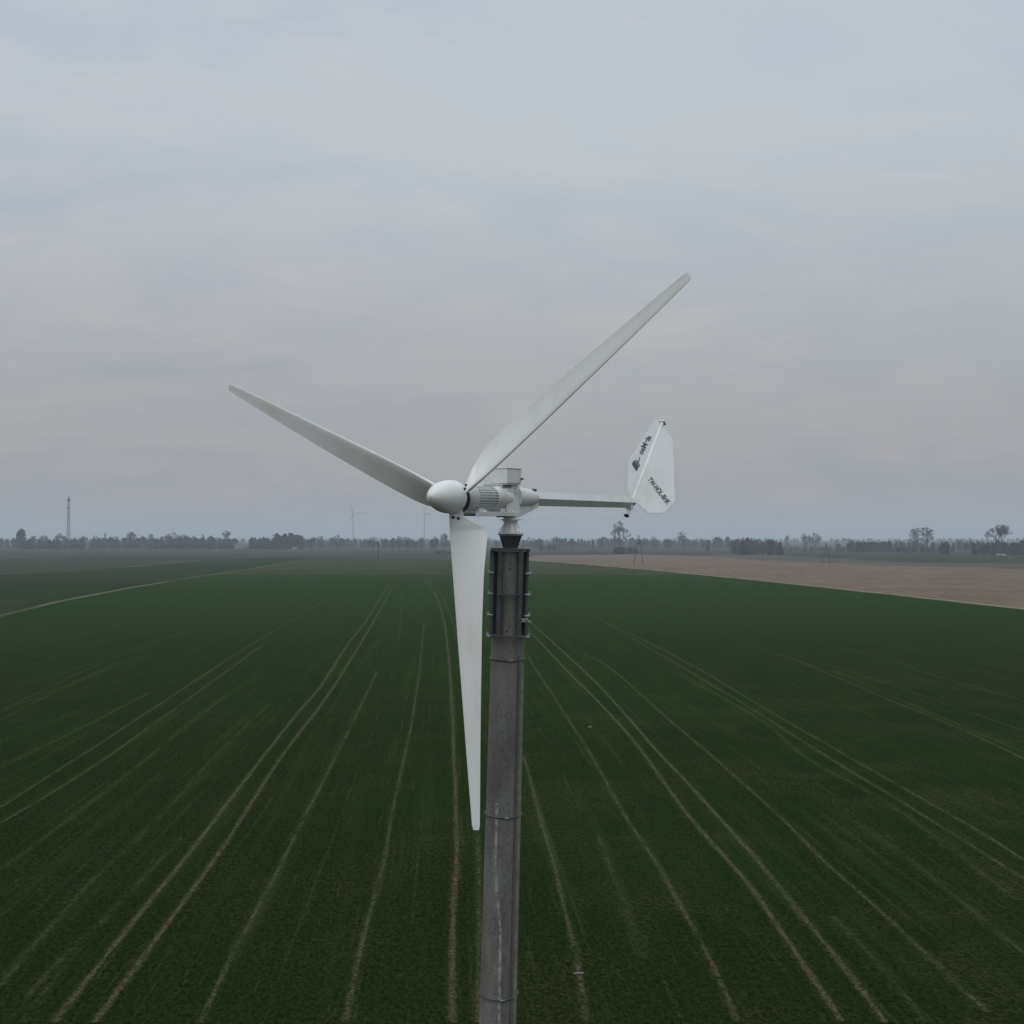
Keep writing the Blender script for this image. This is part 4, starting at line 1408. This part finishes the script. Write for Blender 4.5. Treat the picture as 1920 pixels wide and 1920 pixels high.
# lattice radio mast
p = ground(128, 1030)
H_ = height_at(p, 931)
r = empty('radio_mast', p)
tag(r, 'thin lattice radio mast rising above the left woods', 'radio mast')
m = MB()
w0, w1 = 2.6, 1.0
cs = [(1, 1), (-1, 1), (-1, -1), (1, -1)]
ww = lambda z: w0 + (w1 - w0) * z / H_
for cx, cy in cs:
    m.tube([Vector((cx * w0, cy * w0, 0)), Vector((cx * w1, cy * w1, H_))], [0.28, 0.20], 5)
nz = 22
for i in range(nz):
    za_, zb_ = H_ * i / nz, H_ * (i + 1) / nz
    for k in range(4):
        a, b = cs[k], cs[(k + 1) % 4]
        A = Vector((a[0] * ww(za_), a[1] * ww(za_), za_)); B = Vector((b[0] * ww(zb_), b[1] * ww(zb_), zb_))
        B0 = Vector((b[0] * ww(za_), b[1] * ww(za_), za_)); A1 = Vector((a[0] * ww(zb_), a[1] * ww(zb_), zb_))
        m.tube([A, B], 0.11, 4); m.tube([B0, A1], 0.11, 4); m.tube([A, B0], 0.11, 4)
mesh_obj('lattice', m.v, m.f, FARSTEEL, r)
m = MB()
for z in (H_ * 0.78, H_ * 0.93):
    for k in range(6):
        a = k * math.pi / 3
        c = Vector((math.cos(a) * 2.3, math.sin(a) * 2.3, z))
        m.box(c, Vector((math.cos(a), math.sin(a), 0)), Vector((-math.sin(a), math.cos(a), 0)), Vector((0, 0, 1)), 0.5, 0.8, 3.6 if z > H_ * .9 else 2.6, 0.05)
    m.tube([Vector((0, 0, z - 0.2)), Vector((0, 0, z + 0.2))], 2.4, 12)
mesh_obj('antenna', m.v, m.f, FARSTEEL, r)
m = MB(); m.tube([Vector((0, 0, H_)), Vector((0, 0, H_ + 3))], 0.12, 6)
mesh_obj('lightning_rod', m.v, m.f, FARSTEEL, r)

FARW = m_plain('turbine_white', (0.42, 0.43, 0.44), 0.5, 0, 0.03, 1)


def far_turbine(px, hub_y, dist, blade, angs, yaw, label):
    x = (px - 960) / FOC * dist
    r = empty('distant_wind_turbine', (x, dist, 0))
    h = height_at(Vector((x, dist, 0)), hub_y)
    tag(r, label, 'wind turbine', 'large wind turbines on the horizon')
    m = MB(); m.tube([Vector((0, 0, 0)), Vector((0, 0, h - 1.5))], [2.6, 1.5], 16); mesh_obj('tower', m.v, m.f, FARW, r)
    ax = Vector((math.sin(yaw), -math.cos(yaw), 0)); sx = Vector((math.cos(yaw), math.sin(yaw), 0))
    m = MB(); m.box(Vector((0, 0, h)) - ax * 2, ax, sx, Vector((0, 0, 1)), 10, 3.6, 3.8, 0.5); mesh_obj('nacelle', m.v, m.f, FARW, r)
    hc = Vector((0, 0, h)) + ax * 4
    m = MB(); m.tube([hc - ax * 1.2, hc + ax * 0.8, hc + ax * 2.2], [1.7, 1.5, 0.3], 12); mesh_obj('hub', m.v, m.f, FARW, r)
    for a in angs:
        d = sx * math.sin(R(a)) + Vector((0, 0, math.cos(R(a))))
        s = ax.cross(d).normalized()
        m = MB()
        rings = []
        for rr, c in ((1, 0.9), (blade * 0.18, 2.0), (blade * 0.5, 1.4), (blade, 0.35)):
            q = hc + d * rr
            rings.append([q - s * c, q + ax * 0.25 * c, q + s * c, q - ax * 0.25 * c])
        m.loft(rings)
        mesh_obj('blade', m.v, m.f, FARW, r)


far_turbine(662, 963, 4150, 44, (-18, 84, 205), R(15), 'faint tall wind turbine on the horizon, left of two')
far_turbine(796, 963, 4350, 42, (-25, 95, 190), R(55), 'faint tall wind turbine on the horizon, right of two')

# ---------------------------------------------------------------- haze
HZ, DENS = 12500, 0.00017
hz = mesh_obj('haze', [(x, y, z) for z in (-1, 170) for x, y in ((-14500, -2000), (14500, -2000), (14500, 14500), (-14500, 14500))],
              [(3, 2, 1, 0), (4, 5, 6, 7), (0, 1, 5, 4), (1, 2, 6, 5), (2, 3, 7, 6), (3, 0, 4, 7)], None)
hm = bpy.data.materials.new('haze_air'); hm.use_nodes = True
t = NT(hm.node_tree)
pv = t.n('ShaderNodeVolumePrincipled', Color=(0.82, 0.905, 1.0), Density=DENS)
pv.inputs['Anisotropy'].default_value = 0.0
t.n('ShaderNodeOutputMaterial', Volume=pv)
hz.data.materials.append(hm)
tag(hz, 'thin grey-blue haze over the fields', 'haze', None, 'stuff')
